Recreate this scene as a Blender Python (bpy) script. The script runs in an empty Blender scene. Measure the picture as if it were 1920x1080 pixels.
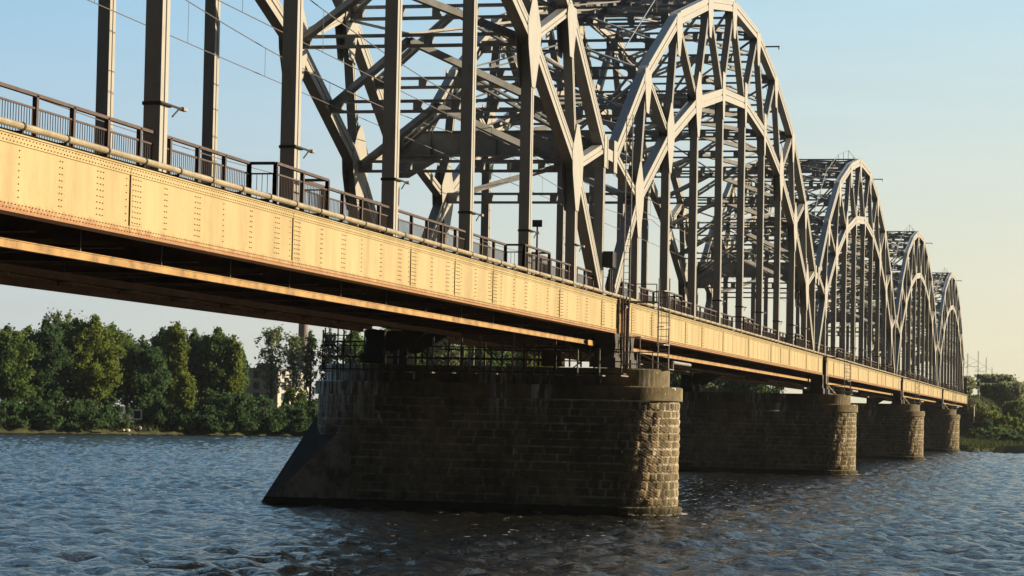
import bpy, math, random
import numpy as np
from mathutils import Vector, Matrix

S = bpy.context.scene
col = S.collection
R = math.radians

# ------------------------------------------------------------------ camera
YAW, PITCH, ROLL = 0.2348195648569704, 0.052917929149713896, 0.022505221362570955
F_PX = 4425.0
CAM = Vector((-104.218, -20.4736, 4.418))
cy_, sy_ = math.cos(YAW), math.sin(YAW)
fwd = Vector((cy_ * math.cos(PITCH), sy_ * math.cos(PITCH), math.sin(PITCH)))
rgt = Vector((sy_, -cy_, 0))
upv = rgt.cross(fwd)
r2 = rgt * math.cos(ROLL) + upv * math.sin(ROLL)
u2 = -rgt * math.sin(ROLL) + upv * math.cos(ROLL)
cd = bpy.data.cameras.new("camera")
cam = bpy.data.objects.new("camera", cd)
col.objects.link(cam)
m3 = Matrix((r2, u2, -fwd)).transposed()
cam.matrix_world = Matrix.Translation(CAM) @ m3.to_4x4()
cd.sensor_width = 36
cd.lens = F_PX / 1920 * 36
cd.clip_start = 1
cd.clip_end = 12000
S.camera = cam

# ------------------------------------------------------------------ sky and sun
SUN_EL, SUN_AZ = R(17.0), (0.386, -0.92)
W_ = bpy.data.worlds.new("World"); S.world = W_; W_.use_nodes = True
wn = W_.node_tree.nodes; wl = W_.node_tree.links
bg = wn["Background"]
sk = wn.new("ShaderNodeTexSky"); sk.sky_type = 'NISHITA'; sk.sun_disc = False
sk.sun_elevation = SUN_EL
sk.sun_rotation = math.atan2(SUN_AZ[0], SUN_AZ[1])
sk.air_density = 1.0; sk.dust_density = 1.5; sk.ozone_density = 1.0
EXPO = 0.95; BGS = 0.13
bg.inputs[1].default_value = BGS
def wmath(op, a, b=None, c=None, clamp=False):
    q = wn.new("ShaderNodeMath"); q.operation = op; q.use_clamp = clamp
    for i, v in enumerate((a, b, c)):
        if v is None: continue
        if isinstance(v, (int, float)): q.inputs[i].default_value = v
        else: wl.new(v, q.inputs[i])
    return q.outputs[0]
def wrange(v, a, b, c=0.0, d=1.0):
    q = wn.new("ShaderNodeMapRange"); q.interpolation_type = 'SMOOTHSTEP'; wl.new(v, q.inputs[0])
    for i, x in zip((1, 2, 3, 4), (a, b, c, d)): q.inputs[i].default_value = x
    return q.outputs[0]
def wmix(f, a, b):
    q = wn.new("ShaderNodeMix"); q.data_type = 'RGBA'; wl.new(f, q.inputs["Factor"])
    for i, v in ((6, a), (7, b)):
        if isinstance(v, tuple): k = 1 / (BGS * 2 ** EXPO); q.inputs[i].default_value = (v[0] * k, v[1] * k, v[2] * k, 1)
        else: wl.new(v, q.inputs[i])
    return q.outputs[2]
tc = wn.new("ShaderNodeTexCoord"); sp = wn.new("ShaderNodeSeparateXYZ"); wl.new(tc.outputs["Generated"], sp.inputs[0])
sunw = wmath('ADD', wmath('MULTIPLY', sp.outputs[0], SUN_AZ[0]), wmath('MULTIPLY', sp.outputs[1], SUN_AZ[1]))
side = wrange(sunw, -0.12, 0.42)
hor = wmix(side, (0.59, 0.63, 0.62), (0.88, 0.79, 0.55))            # warm evening haze towards the sun
upp = wmix(side, (0.245, 0.565, 0.86), (0.42, 0.72, 0.90))
grad0 = wmix(wrange(sp.outputs[2], -0.02, 0.27), hor, upp)
grad = wmix(wrange(sp.outputs[2], 0.22, 0.5), grad0, (0.46, 0.72, 1.0))
low = wrange(sp.outputs[2], 0.95, 0.5, 0.0, 0.92)
cm = wn.new("ShaderNodeMapping"); cm.inputs["Scale"].default_value = (5, 5, 60); wl.new(tc.outputs["Generated"], cm.inputs[0])
cn = wn.new("ShaderNodeTexNoise"); cn.inputs["Scale"].default_value = 1.6; cn.inputs["Detail"].default_value = 5; wl.new(cm.outputs[0], cn.inputs["Vector"])
cs = wn.new("ShaderNodeVectorMath"); cs.operation = 'SCALE'; wl.new(grad, cs.inputs[0]); wl.new(wrange(cn.outputs["Fac"], 0.35, 0.7, 0.988, 1.012), cs.inputs[3])
skyc = wmix(low, sk.outputs[0], cs.outputs[0])
# unseen dark sky added behind the camera to dim faces turned that way
back_dim = wrange(wmath('ADD', sp.outputs[0], wmath('MULTIPLY', sp.outputs[1], 0.28)), 0.05, 0.72)
skyf = wmix(back_dim, (0.026, 0.040, 0.058), skyc)
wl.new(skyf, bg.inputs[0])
sd = bpy.data.lights.new("sun", 'SUN'); sd.energy = 5.0; sd.angle = R(0.5); sd.color = (1.0, 0.78, 0.50)
so = bpy.data.objects.new("sun", sd); col.objects.link(so)
to_sun = Vector((SUN_AZ[0] * math.cos(SUN_EL), SUN_AZ[1] * math.cos(SUN_EL), math.sin(SUN_EL)))
so.rotation_euler = to_sun.to_track_quat('Z', 'Y').to_euler()
so.location = (0, -60, 60)
S.view_settings.view_transform = 'Standard'; S.view_settings.look = 'None'
S.view_settings.exposure = EXPO; S.view_settings.gamma = 1.0
S.cycles.sample_clamp_indirect = 4.0; S.cycles.max_bounces = 6; S.cycles.transparent_max_bounces = 8

# ------------------------------------------------------------------ materials
def mat(name, base, rough=0.6, metal=0.0, spec=0.5):
    m = bpy.data.materials.new(name); m.use_nodes = True
    b = m.node_tree.nodes["Principled BSDF"]
    b.inputs["Base Color"].default_value = (*base, 1)
    b.inputs["Roughness"].default_value = rough
    b.inputs["Metallic"].default_value = metal
    b.inputs["Specular IOR Level"].default_value = spec
    return m, m.node_tree.nodes, m.node_tree.links, b

def ramp(n, stops):
    r = n.new("ShaderNodeValToRGB"); e = r.color_ramp.elements
    while len(e) < len(stops): e.new(0.5)
    for i, (p, c) in enumerate(stops): e[i].position = p; e[i].color = (*c, 1)
    return r

def noise(n, l, scale, detail=4, rough=0.6, mapping=None, vec='Object'):
    t = n.new("ShaderNodeTexCoord"); nz = n.new("ShaderNodeTexNoise")
    nz.inputs["Scale"].default_value = scale; nz.inputs["Detail"].default_value = detail
    nz.inputs["Roughness"].default_value = rough
    if mapping:
        mp = n.new("ShaderNodeMapping"); mp.inputs["Scale"].default_value = mapping
        l.new(t.outputs[vec], mp.inputs[0]); l.new(mp.outputs[0], nz.inputs["Vector"])
    else: l.new(t.outputs[vec], nz.inputs["Vector"])
    return nz

def varied(name, stops, scale, rough=0.6, mapping=None, bump=0.0, metal=0.0, detail=5, spec=0.5):
    m, n, l, b = mat(name, (0.5, 0.5, 0.5), rough, metal, spec)
    nz = noise(n, l, scale, detail, 0.65, mapping)
    r = ramp(n, stops); l.new(nz.outputs["Fac"], r.inputs[0]); l.new(r.outputs[0], b.inputs["Base Color"])
    if bump:
        bp = n.new("ShaderNodeBump"); bp.inputs["Strength"].default_value = bump; bp.inputs["Distance"].default_value = 0.05
        l.new(nz.outputs["Fac"], bp.inputs["Height"]); l.new(bp.outputs[0], b.inputs["Normal"])
    return m

M = {}
M['truss'] = varied("truss_paint", [(0.25, (0.25, 0.235, 0.205)), (0.42, (0.30, 0.305, 0.295)), (0.75, (0.34, 0.345, 0.335))], 2.2, 0.5, (1, 1, 0.5), 0.05)
M['brace'] = varied("brace_paint", [(0.3, (0.13, 0.135, 0.145)), (0.55, (0.21, 0.235, 0.265)), (0.8, (0.26, 0.285, 0.31))], 1.7, 0.55)

def girder_mat():
    m, n, l, b = mat("girder_paint", (0.5, 0.4, 0.25), 0.5)
    nz = noise(n, l, 0.9, 6, 0.7, (1, 1, 0.25))
    r = ramp(n, [(0.3, (0.27, 0.205, 0.10)), (0.5, (0.355, 0.29, 0.145)), (0.7, (0.41, 0.345, 0.185))])
    l.new(nz.outputs["Fac"], r.inputs[0])
    # rust gathered on the lower flange
    t = n.new("ShaderNodeTexCoord"); sx = n.new("ShaderNodeSeparateXYZ"); l.new(t.outputs["Object"], sx.inputs[0])
    mr = n.new("ShaderNodeMapRange"); mr.inputs[1].default_value = 8.32; mr.inputs[2].default_value = 8.06
    mr.inputs[3].default_value = 0.0; mr.inputs[4].default_value = 1.0
    l.new(sx.outputs["Z"], mr.inputs[0])
    n2 = noise(n, l, 4.0, 6, 0.75)
    mm = n.new("ShaderNodeMath"); mm.operation = 'MULTIPLY_ADD'
    l.new(mr.outputs[0], mm.inputs[0]); mm.inputs[1].default_value = 0.36; l.new(n2.outputs["Fac"], mm.inputs[2])
    r2_ = ramp(n, [(0.60, (0, 0, 0)), (0.82, (1, 1, 1))]); l.new(mm.outputs[0], r2_.inputs[0])
    mx = n.new("ShaderNodeMix"); mx.data_type = 'RGBA'
    l.new(r2_.outputs[0], mx.inputs["Factor"]); l.new(r.outputs[0], mx.inputs[6]); mx.inputs[7].default_value = (0.26, 0.125, 0.05, 1)
    n3 = noise(n, l, 2.2, 5, 0.7, (1, 1, 0.12)); r3 = ramp(n, [(0.53, (0, 0, 0)), (0.72, (0.42, 0.42, 0.42))]); l.new(n3.outputs["Fac"], r3.inputs[0])
    mx2 = n.new("ShaderNodeMix"); mx2.data_type = 'RGBA'
    l.new(r3.outputs[0], mx2.inputs["Factor"]); l.new(mx.outputs[2], mx2.inputs[6]); mx2.inputs[7].default_value = (0.31, 0.21, 0.09, 1)
    l.new(mx2.outputs[2], b.inputs["Base Color"])
    return m
M['girder'] = girder_mat()
M['rivet'] = varied("rivet_shade", [(0.35, (0.17, 0.115, 0.06)), (0.6, (0.32, 0.24, 0.12))], 2.5, 0.7)  # darker brown stands in for the small shadows round the rivets
M['seam'] = mat("splice_gap", (0.04, 0.025, 0.015), 0.9)[0]
M['pipe'] = varied("pipe_paint", [(0.3, (0.20, 0.17, 0.11)), (0.6, (0.34, 0.30, 0.21))], 2.0, 0.45)
M['collar'] = mat("collar_black", (0.02, 0.02, 0.02), 0.6)[0]
M['rail'] = varied("railing_oxide", [(0.3, (0.025, 0.017, 0.016)), (0.65, (0.07, 0.042, 0.038))], 3.0, 0.6)
M['rust'] = varied("underdeck_rust", [(0.3, (0.05, 0.027, 0.016)), (0.6, (0.12, 0.06, 0.035)), (0.8, (0.2, 0.10, 0.05))], 1.4, 0.8)
M['hoist'] = varied("runway_beam_paint", [(0.35, (0.13, 0.075, 0.03)), (0.5, (0.29, 0.18, 0.065)), (0.7, (0.40, 0.26, 0.10))], 1.6, 0.6, (1, 1, 1))
M['dark'] = mat("dark_steel", (0.035, 0.032, 0.03), 0.6)[0]
M['galv'] = varied("galvanised_tube", [(0.3, (0.2, 0.2, 0.2)), (0.7, (0.34, 0.34, 0.33))], 5, 0.45, metal=0.2)
M['timber'] = varied("sleeper_timber", [(0.3, (0.05, 0.035, 0.025)), (0.7, (0.12, 0.09, 0.06))], 3, 0.9)
M['wire'] = mat("wire_metal", (0.16, 0.15, 0.15), 0.5, 0.3)[0]
M['white'] = mat("white_paint", (0.78, 0.77, 0.74), 0.5)[0]
M['black'] = mat("black_paint", (0.015, 0.015, 0.015), 0.6)[0]
M['redpaint'] = mat("red_paint", (0.35, 0.05, 0.03), 0.5)[0]
M['glass'] = mat("window_glass", (0.05, 0.07, 0.09), 0.15)[0]
M['render_wall'] = varied("render_wall", [(0.3, (0.34, 0.34, 0.34)), (0.7, (0.5, 0.49, 0.47))], 0.6, 0.9)
M['brick'] = varied("chimney_brick", [(0.3, (0.17, 0.15, 0.145)), (0.7, (0.24, 0.21, 0.20))], 0.5, 0.9, (1, 1, 0.3))
M['roofing'] = varied("roofing", [(0.3, (0.10, 0.12, 0.14)), (0.7, (0.18, 0.20, 0.22))], 0.7, 0.8)

def stone_mat(name, joints=True):
    m, n, l, b = mat(name, (0.1, 0.09, 0.08), 0.85, spec=0.3)
    at = n.new("ShaderNodeAttribute"); at.attribute_name = "blk"
    nz = noise(n, l, 2.2, 8, 0.7)
    add = n.new("ShaderNodeMath"); add.operation = 'MULTIPLY_ADD'
    l.new(at.outputs["Fac"], add.inputs[0]); add.inputs[1].default_value = 0.20; l.new(nz.outputs["Fac"], add.inputs[2])
    r = ramp(n, [(0.36, (0.10, 0.085, 0.06)), (0.6, (0.27, 0.22, 0.145)), (0.85, (0.43, 0.345, 0.225)), (1.0, (0.52, 0.43, 0.29))])
    l.new(add.outputs[0], r.inputs[0])
    # greenish / black weather staining in big patches
    n2 = noise(n, l, 0.35, 5, 0.6, (1, 1, 0.6))
    rr = ramp(n, [(0.42, (0.42, 0.45, 0.40)), (0.62, (1.05, 1.02, 0.96))]); l.new(n2.outputs["Fac"], rr.inputs[0])
    mu = n.new("ShaderNodeMix"); mu.data_type = 'RGBA'; mu.blend_type = 'MULTIPLY'; mu.inputs["Factor"].default_value = 1
    l.new(r.outputs[0], mu.inputs[6]); l.new(rr.outputs[0], mu.inputs[7])
    src = mu.outputs[2]
    if joints:
        aj = n.new("ShaderNodeAttribute"); aj.attribute_name = "joint"
        nj = noise(n, l, 1.1, 6, 0.75); rj = ramp(n, [(0.40, (0.08, 0.08, 0.08)), (0.60, (1, 1, 1))]); l.new(nj.outputs["Fac"], rj.inputs[0])
        mj = n.new("ShaderNodeMath"); mj.operation = 'MULTIPLY'; l.new(aj.outputs["Fac"], mj.inputs[0]); l.new(rj.outputs[0], mj.inputs[1])
        mx = n.new("ShaderNodeMix"); mx.data_type = 'RGBA'; l.new(mj.outputs[0], mx.inputs["Factor"])
        l.new(src, mx.inputs[6]); mx.inputs[7].default_value = (0.50, 0.46, 0.40, 1); src = mx.outputs[2]
    # lime runs below the string course
    n3 = noise(n, l, 5.5, 4, 0.7, (0.9, 0.9, 0.09)); r3 = ramp(n, [(0.45, (0, 0, 0)), (0.60, (0.95, 0.95, 0.95))]); l.new(n3.outputs["Fac"], r3.inputs[0])
    t = n.new("ShaderNodeTexCoord"); sx = n.new("ShaderNodeSeparateXYZ"); l.new(t.outputs["Object"], sx.inputs[0])
    mz = n.new("ShaderNodeMapRange"); mz.inputs[1].default_value = 3.6; mz.inputs[2].default_value = 5.1; l.new(sx.outputs["Z"], mz.inputs[0])
    n4 = noise(n, l, 0.28, 3, 0.5, (1, 1, 0.2)); r4 = ramp(n, [(0.52, (0, 0, 0)), (0.60, (1, 1, 1))]); l.new(n4.outputs["Fac"], r4.inputs[0])
    a1 = n.new("ShaderNodeMath"); a1.operation = 'MULTIPLY'; l.new(r3.outputs[0], a1.inputs[0]); l.new(mz.outputs[0], a1.inputs[1])
    my = n.new("ShaderNodeMapRange"); my.inputs[1].default_value = 9.3; my.inputs[2].default_value = 11.2; l.new(sx.outputs["Y"], my.inputs[0])
    mxx = n.new("ShaderNodeMath"); mxx.operation = 'MAXIMUM'; l.new(my.outputs[0], mxx.inputs[0]); l.new(r4.outputs[0], mxx.inputs[1])
    a2 = n.new("ShaderNodeMath"); a2.operation = 'MULTIPLY'; l.new(a1.outputs[0], a2.inputs[0]); l.new(mxx.outputs[0], a2.inputs[1])
    mx3 = n.new("ShaderNodeMix"); mx3.data_type = 'RGBA'; l.new(a2.outputs[0], mx3.inputs["Factor"])
    l.new(src, mx3.inputs[6]); mx3.inputs[7].default_value = (0.85, 0.88, 0.90, 1); src = mx3.outputs[2]
    # small lime spots
    vz = noise(n, l, 2.4, 3, 0.5, (1.6, 1.6, 0.7)); rv = ramp(n, [(0.70, (0, 0, 0)), (0.73, (0.9, 0.9, 0.9))]); l.new(vz.outputs["Fac"], rv.inputs[0])
    mx4 = n.new("ShaderNodeMix"); mx4.data_type = 'RGBA'; l.new(rv.outputs[0], mx4.inputs["Factor"])
    l.new(src, mx4.inputs[6]); mx4.inputs[7].default_value = (0.75, 0.74, 0.70, 1); src = mx4.outputs[2]
    # wet, weedy foot
    mw = n.new("ShaderNodeMapRange"); mw.inputs[1].default_value = 0.62; mw.inputs[2].default_value = 0.25; l.new(sx.outputs["Z"], mw.inputs[0])
    mx5 = n.new("ShaderNodeMix"); mx5.data_type = 'RGBA'; l.new(mw.outputs[0], mx5.inputs["Factor"])
    l.new(src, mx5.inputs[6]); mx5.inputs[7].default_value = (0.04, 0.04, 0.018, 1); src = mx5.outputs[2]
    l.new(src, b.inputs["Base Color"])
    bp = n.new("ShaderNodeBump"); bp.inputs["Strength"].default_value = 0.5; bp.inputs["Distance"].default_value = 0.06
    nb = noise(n, l, 9, 6, 0.7); l.new(nb.outputs["Fac"], bp.inputs["Height"]); l.new(bp.outputs[0], b.inputs["Normal"])
    return m
M['masonry'] = stone_mat("pier_masonry")
M['capstone'] = stone_mat("pier_capstone", False)
M['concrete'] = varied("cutwater_concrete", [(0.36, (0.10, 0.086, 0.07)), (0.5, (0.30, 0.25, 0.19)), (0.62, (0.46, 0.40, 0.31))], 1.1, 0.8, None, 0.15)
M['iron_nose'] = varied("cutwater_facing", [(0.3, (0.012, 0.011, 0.012)), (0.7, (0.03, 0.027, 0.026))], 1.5, 0.8, None, 0.1, spec=0.1)

def leaf_mat(name, c1, c2, c3):
    m, n, l, b = mat(name, c2, 0.7, spec=0.1)
    nz = noise(n, l, 0.9, 3, 0.6); nw = noise(n, l, 6.0, 2, 0.5)
    ad = n.new("ShaderNodeMath"); ad.operation = 'ADD'; l.new(nz.outputs["Fac"], ad.inputs[0]); l.new(nw.outputs["Fac"], ad.inputs[1])
    hf = n.new("ShaderNodeMath"); hf.operation = 'MULTIPLY'; hf.inputs[1].default_value = 0.5; l.new(ad.outputs[0], hf.inputs[0])
    r = ramp(n, [(0.38, c1), (0.5, c2), (0.62, c3)]); l.new(hf.outputs[0], r.inputs[0]); l.new(r.outputs[0], b.inputs["Base Color"])
    tr = n.new("ShaderNodeBsdfTranslucent"); l.new(r.outputs[0], tr.inputs[0])
    ms = n.new("ShaderNodeMixShader"); ms.inputs[0].default_value = 0.5
    l.new(b.outputs[0], ms.inputs[1]); l.new(tr.outputs[0], ms.inputs[2]); l.new(ms.outputs[0], n["Material Output"].inputs[0])
    return m
M['leaf_green'] = leaf_mat("leaf_green", (0.055, 0.11, 0.038), (0.105, 0.18, 0.055), (0.18, 0.245, 0.07))
M['leaf_yellow'] = leaf_mat("leaf_yellow_green", (0.08, 0.135, 0.03), (0.15, 0.21, 0.045), (0.24, 0.285, 0.065))
M['leaf_dark'] = leaf_mat("leaf_dark", (0.032, 0.08, 0.040), (0.065, 0.13, 0.056), (0.10, 0.17, 0.07))
M['leaf_grey'] = leaf_mat("leaf_grey", (0.11, 0.155, 0.08), (0.18, 0.23, 0.11), (0.26, 0.30, 0.15))
M['leaf_hazed'] = leaf_mat("leaf_hazed", (0.17, 0.215, 0.13), (0.25, 0.30, 0.18), (0.33, 0.37, 0.23))  # distance haze put into the leaf colour as a lighter green
M['grass'] = leaf_mat("bank_reeds", (0.02, 0.035, 0.014), (0.04, 0.06, 0.022), (0.08, 0.095, 0.03))
M['bark'] = varied("bark", [(0.3, (0.05, 0.04, 0.03)), (0.7, (0.13, 0.11, 0.085))], 5, 0.9)
M['land'] = varied("bank_grass", [(0.3, (0.018, 0.026, 0.010)), (0.5, (0.045, 0.055, 0.018)), (0.68, (0.10, 0.10, 0.03))], 0.35, 0.95, None, 0.5, detail=8)
M['gravel'] = varied("shore_gravel", [(0.3, (0.05, 0.045, 0.04)), (0.7, (0.16, 0.14, 0.12))], 2.0, 0.95, None, 0.4, detail=8)

def water_mat():
    m, n, l, b = mat("river_water", (0.013, 0.013, 0.011), 0.06)
    b.inputs["IOR"].default_value = 1.42
    t = n.new("ShaderNodeTexCoord")
    def nn(scale, sc, det):
        mp = n.new("ShaderNodeMapping"); mp.inputs["Scale"].default_value = sc; mp.inputs["Rotation"].default_value = (0, 0, R(25))
        l.new(t.outputs["Object"], mp.inputs[0]); z = n.new("ShaderNodeTexNoise"); z.inputs["Scale"].default_value = scale
        z.inputs["Detail"].default_value = det; z.inputs["Roughness"].default_value = 0.6; l.new(mp.outputs[0], z.inputs["Vector"]); return z
    a = nn(1.0, (3.4, 2.2, 1), 6)
    c = nn(1.0, (0.55, 0.35, 1), 3)
    b1 = n.new("ShaderNodeBump"); b1.inputs["Strength"].default_value = 1.0; b1.inputs["Distance"].default_value = 0.24
    b2 = n.new("ShaderNodeBump"); b2.inputs["Strength"].default_value = 1.0; b2.inputs["Distance"].default_value = 0.10
    l.new(a.outputs["Fac"], b1.inputs["Height"]); l.new(c.outputs["Fac"], b2.inputs["Height"])
    l.new(b2.outputs[0], b1.inputs["Normal"]); l.new(b1.outputs[0], b.inputs["Normal"])
    return m
M['water'] = water_mat()

# ------------------------------------------------------------------ mesh helpers
class MB:
    def __init__(s): s.v = []; s.f = []; s.m = []
    def add(s, vs, fs, mi=0):
        o = len(s.v); s.v.extend(vs); s.f.extend([tuple(i + o for i in f) for f in fs]); s.m.extend([mi] * len(fs))
    def box(s, x0, x1, y0, y1, z0, z1, mi=0):
        vs = [(x, y, z) for x in (x0, x1) for y in (y0, y1) for z in (z0, z1)]
        s.add(vs, [(0, 1, 3, 2), (4, 6, 7, 5), (0, 4, 5, 1), (2, 3, 7, 6), (0, 2, 6, 4), (1, 5, 7, 3)], mi)
    def sweep(s, p, q, prof, a, b, mi=0):
        """prof: list of (ua, ub) offsets along unit vectors a, b; from p to q"""
        p = Vector(p); q = Vector(q); n = len(prof)
        vs = [tuple(p + a * u + b * w) for u, w in prof] + [tuple(q + a * u + b * w) for u, w in prof]
        fs = [(i, (i + 1) % n, n + (i + 1) % n, n + i) for i in range(n)] + [tuple(range(n))[::-1], tuple(range(n, 2 * n))]
        s.add(vs, fs, mi)
    def bar(s, p, q, w, h, mi=0, up=(0, 0, 1)):
        """w across, h along the up hint"""
        p = Vector(p); q = Vector(q); t = (q - p).normalized(); up = Vector(up)
        if abs(t.dot(up)) > 0.98: up = Vector((1, 0, 0))
        a = t.cross(up).normalized(); b = a.cross(t).normalized()
        s.sweep(p, q, [(-w / 2, -h / 2), (w / 2, -h / 2), (w / 2, h / 2), (-w / 2, h / 2)], a, b, mi)
    def tube(s, p, q, r, n=8, mi=0):
        p = Vector(p); q = Vector(q); t = (q - p).normalized(); up = Vector((0, 0, 1)) if abs(t.z) < 0.9 else Vector((1, 0, 0))
        a = t.cross(up).normalized(); b = a.cross(t).normalized()
        s.sweep(p, q, [(r * math.cos(k * 2 * math.pi / n), r * math.sin(k * 2 * math.pi / n)) for k in range(n)], a, b, mi)
    def cone(s, p, q, r0, r1, n=7, mi=0):
        p = Vector(p); q = Vector(q); t = (q - p).normalized(); up = Vector((0, 0, 1)) if abs(t.z) < 0.9 else Vector((1, 0, 0))
        a = t.cross(up).normalized(); b = a.cross(t).normalized()
        vs = [tuple(p + (a * math.cos(k * 2 * math.pi / n) + b * math.sin(k * 2 * math.pi / n)) * r0) for k in range(n)]
        vs += [tuple(q + (a * math.cos(k * 2 * math.pi / n) + b * math.sin(k * 2 * math.pi / n)) * r1) for k in range(n)]
        s.add(vs, [(i, (i + 1) % n, n + (i + 1) % n, n + i) for i in range(n)], mi)
    def poly_y(s, pts, y0, y1, mi=0):
        """polygon given in (x,z), extruded from y0 to y1"""
        n = len(pts)
        s.add([(x, y0, z) for x, z in pts] + [(x, y1, z) for x, z in pts],
              [tuple(range(n)), tuple(range(n, 2 * n))[::-1]] + [(i, n + i, n + (i + 1) % n, (i + 1) % n) for i in range(n)], mi)
    def build(s, name, mats, parent=None, smooth=False, loc=None):
        me = bpy.data.meshes.new(name); me.from_pydata([tuple(v) for v in s.v], [], s.f)
        if not isinstance(mats, (list, tuple)): mats = [mats]
        for mm in mats: me.materials.append(mm)
        if len(mats) > 1: me.polygons.foreach_set("material_index", s.m)
        me.update()
        import bmesh
        if len(s.f) < 60000:
            bm = bmesh.new(); bm.from_mesh(me); bmesh.ops.recalc_face_normals(bm, faces=bm.faces); bm.to_mesh(me); bm.free()
        if smooth: me.polygons.foreach_set("use_smooth", [True] * len(me.polygons))
        o = bpy.data.objects.new(name, me); col.objects.link(o)
        if parent: o.parent = parent
        if loc: o.location = loc
        return o

def tag(o, label=None, cat=None, group=None, kind=None):
    if label: o["label"] = label
    if cat: o["category"] = cat
    if group: o["group"] = group
    if kind: o["kind"] = kind
    return o

def empty(name, loc, label, cat, group=None, rz=0):
    o = bpy.data.objects.new(name, None); col.objects.link(o); o.location = loc; o.rotation_euler = (0, 0, rz)
    return tag(o, label, cat, group)

def copy_tree(root, loc, label=None):
    kids = {}
    for o in bpy.data.objects:
        if o.parent: kids.setdefault(o.parent, []).append(o)
    def rec(o, par):
        c = o.copy(); col.objects.link(c); c.parent = par
        for k in kids.get(o, []): rec(k, c)
        return c
    r = rec(root, None); r.location = loc
    if label: r["label"] = label
    return r

# ------------------------------------------------------------------ bridge geometry (span local: x = 0 at pier centre, 88 at next)
P = 88.0; WT = 9.56
p12, p23, p34, p45 = 8.612, 9.065, 9.439, 9.600
off = [-(p12 + p23 + p34 + p45), -(p23 + p34 + p45), -(p34 + p45), -p45, 0, p45, p34 + p45, p23 + p34 + p45, p12 + p23 + p34 + p45]
NX = [P / 2 + o for o in off]                      # nine lower-arch nodes
DZ = 9.98
hI = [4.896, 8.916, 11.871, 13.651, 14.369]
hO = [11.241, 15.441, 18.146, 19.634]
fr = [0.2007, 0.2328, 0.3972, 0.4129]
NZ = [DZ + hI[min(k, 8 - k)] for k in range(9)]
OX = []; OZ = []
for k in range(8):
    mi = min(k, 7 - k); f_ = fr[mi] if k < 4 else 1 - fr[mi]
    OX.append(NX[k] * (1 - f_) + NX[k + 1] * f_); OZ.append(DZ + hO[mi])
JZ = DZ + 6.36
JX0, JX1 = 1.3, P - 1.3
FX0, FX1 = 1.7, P - 1.7
lowpath = [(FX0, DZ + 0.1)] + list(zip(NX, NZ)) + [(FX1, DZ + 0.1)]
uppath = [(JX0, JZ)] + list(zip(OX, OZ)) + [(JX1, JZ)]

def groove(w, y0, y1, g=0.05):
    """box profile (m = in truss plane across member, n = Y) with a shallow groove down both side faces"""
    return [(-w / 2, y0), (-g, y0), (-g, y0 + 0.05), (g, y0 + 0.05), (g, y0), (w / 2, y0), (w / 2, y1), (g, y1), (g, y1 - 0.05), (-g, y1 - 0.05), (-g, y1), (-w / 2, y1)]
YV = Vector((0, 1, 0))
def member(mb, a, b, w, y0, y1, g=0.04):
    t = Vector((b[0] - a[0], 0, b[1] - a[1])).normalized(); m = Vector((t.z, 0, -t.x))
    mb.sweep((a[0], 0, a[1]), (b[0], 0, b[1]), groove(w, y0, y1, g), m, YV)

def chord(name, path, w, root, yoff):
    """continuous mitred chord"""
    mb = MB(); n = len(path); prof = groove(w, yoff, yoff + 0.46, 0.045); k = len(prof); rings = []
    for i, (x, z) in enumerate(path):
        d1 = Vector((x - path[i - 1][0], z - path[i - 1][1])).normalized() if i else None
        d2 = Vector((path[i + 1][0] - x, path[i + 1][1] - z)).normalized() if i < n - 1 else None
        t = (d1 + d2).normalized() if d1 and d2 else (d1 or d2)
        sc = 1 / max(0.5, t.dot(d1 if d1 else d2)); m = Vector((t.y, -t.x)) * sc
        rings.append([(x + m.x * u, yy, z + m.y * u) for u, yy in prof])
    vs = [v for r_ in rings for v in r_]
    fs = [(i * k + j, i * k + (j + 1) % k, (i + 1) * k + (j + 1) % k, (i + 1) * k + j) for i in range(n - 1) for j in range(k)]
    fs += [tuple(range(k))[::-1], tuple(range((n - 1) * k, n * k))]
    mb.add(vs, fs)
    # riveted cover strips along the outer edges
    for i in range(n - 1):
        a = Vector((path[i][0], 0, path[i][1])); b = Vector((path[i + 1][0], 0, path[i + 1][1])); t = (b - a).normalized(); m = Vector((t.z, 0, -t.x))
        for sgn in (-1, 1):
            mb.sweep(a + t * 0.3, b - t * 0.3, [(sgn * w / 2 - 0.06, yoff - 0.012), (sgn * w / 2 + 0.05, yoff - 0.012), (sgn * w / 2 + 0.05, yoff + 0.03), (sgn * w / 2 - 0.06, yoff + 0.03)], m, YV)
    return mb.build(name, M['truss'], root)

def gusset(x, z, pts, yoff, root):
    mb = MB(); pp = [(x + a, z + b) for a, b in pts]
    mb.poly_y(pp, yoff - 0.026, yoff + 0.004); mb.poly_y(pp, yoff + 0.455, yoff + 0.485)
    return mb.build('gusset_plate', M['truss'], root)

def ladder_beam(mb, p, q, h, w, up, pitch=1.45, bar_=0.10, bat=0.34, solid=0.55):
    p = Vector(p); q = Vector(q); L = (q - p).length; t = (q - p) / L; up = Vector(up); a = t.cross(up).normalized(); u = a.cross(t).normalized()
    for sgn in (-1, 1):
        c = u * sgn * (h / 2 - bar_ / 2); mb.sweep(p + c, q + c, [(-w / 2, -bar_ / 2), (w / 2, -bar_ / 2), (w / 2, bar_ / 2), (-w / 2, bar_ / 2)], a, u)
    hh = h / 2 - bar_; segs = [(0, solid), (L - solid, L)]; n = int((L - 2 * solid) / pitch)
    for i in range(1, n): c = solid + (L - 2 * solid) * i / n; segs.append((c - bat / 2, c + bat / 2))
    for s0, s1 in segs:
        mb.sweep(p + t * s0, p + t * s1, [(-w / 2 + 0.02, -hh), (w / 2 - 0.02, -hh), (w / 2 - 0.02, hh), (-w / 2 + 0.02, hh)], a, u)

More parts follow.
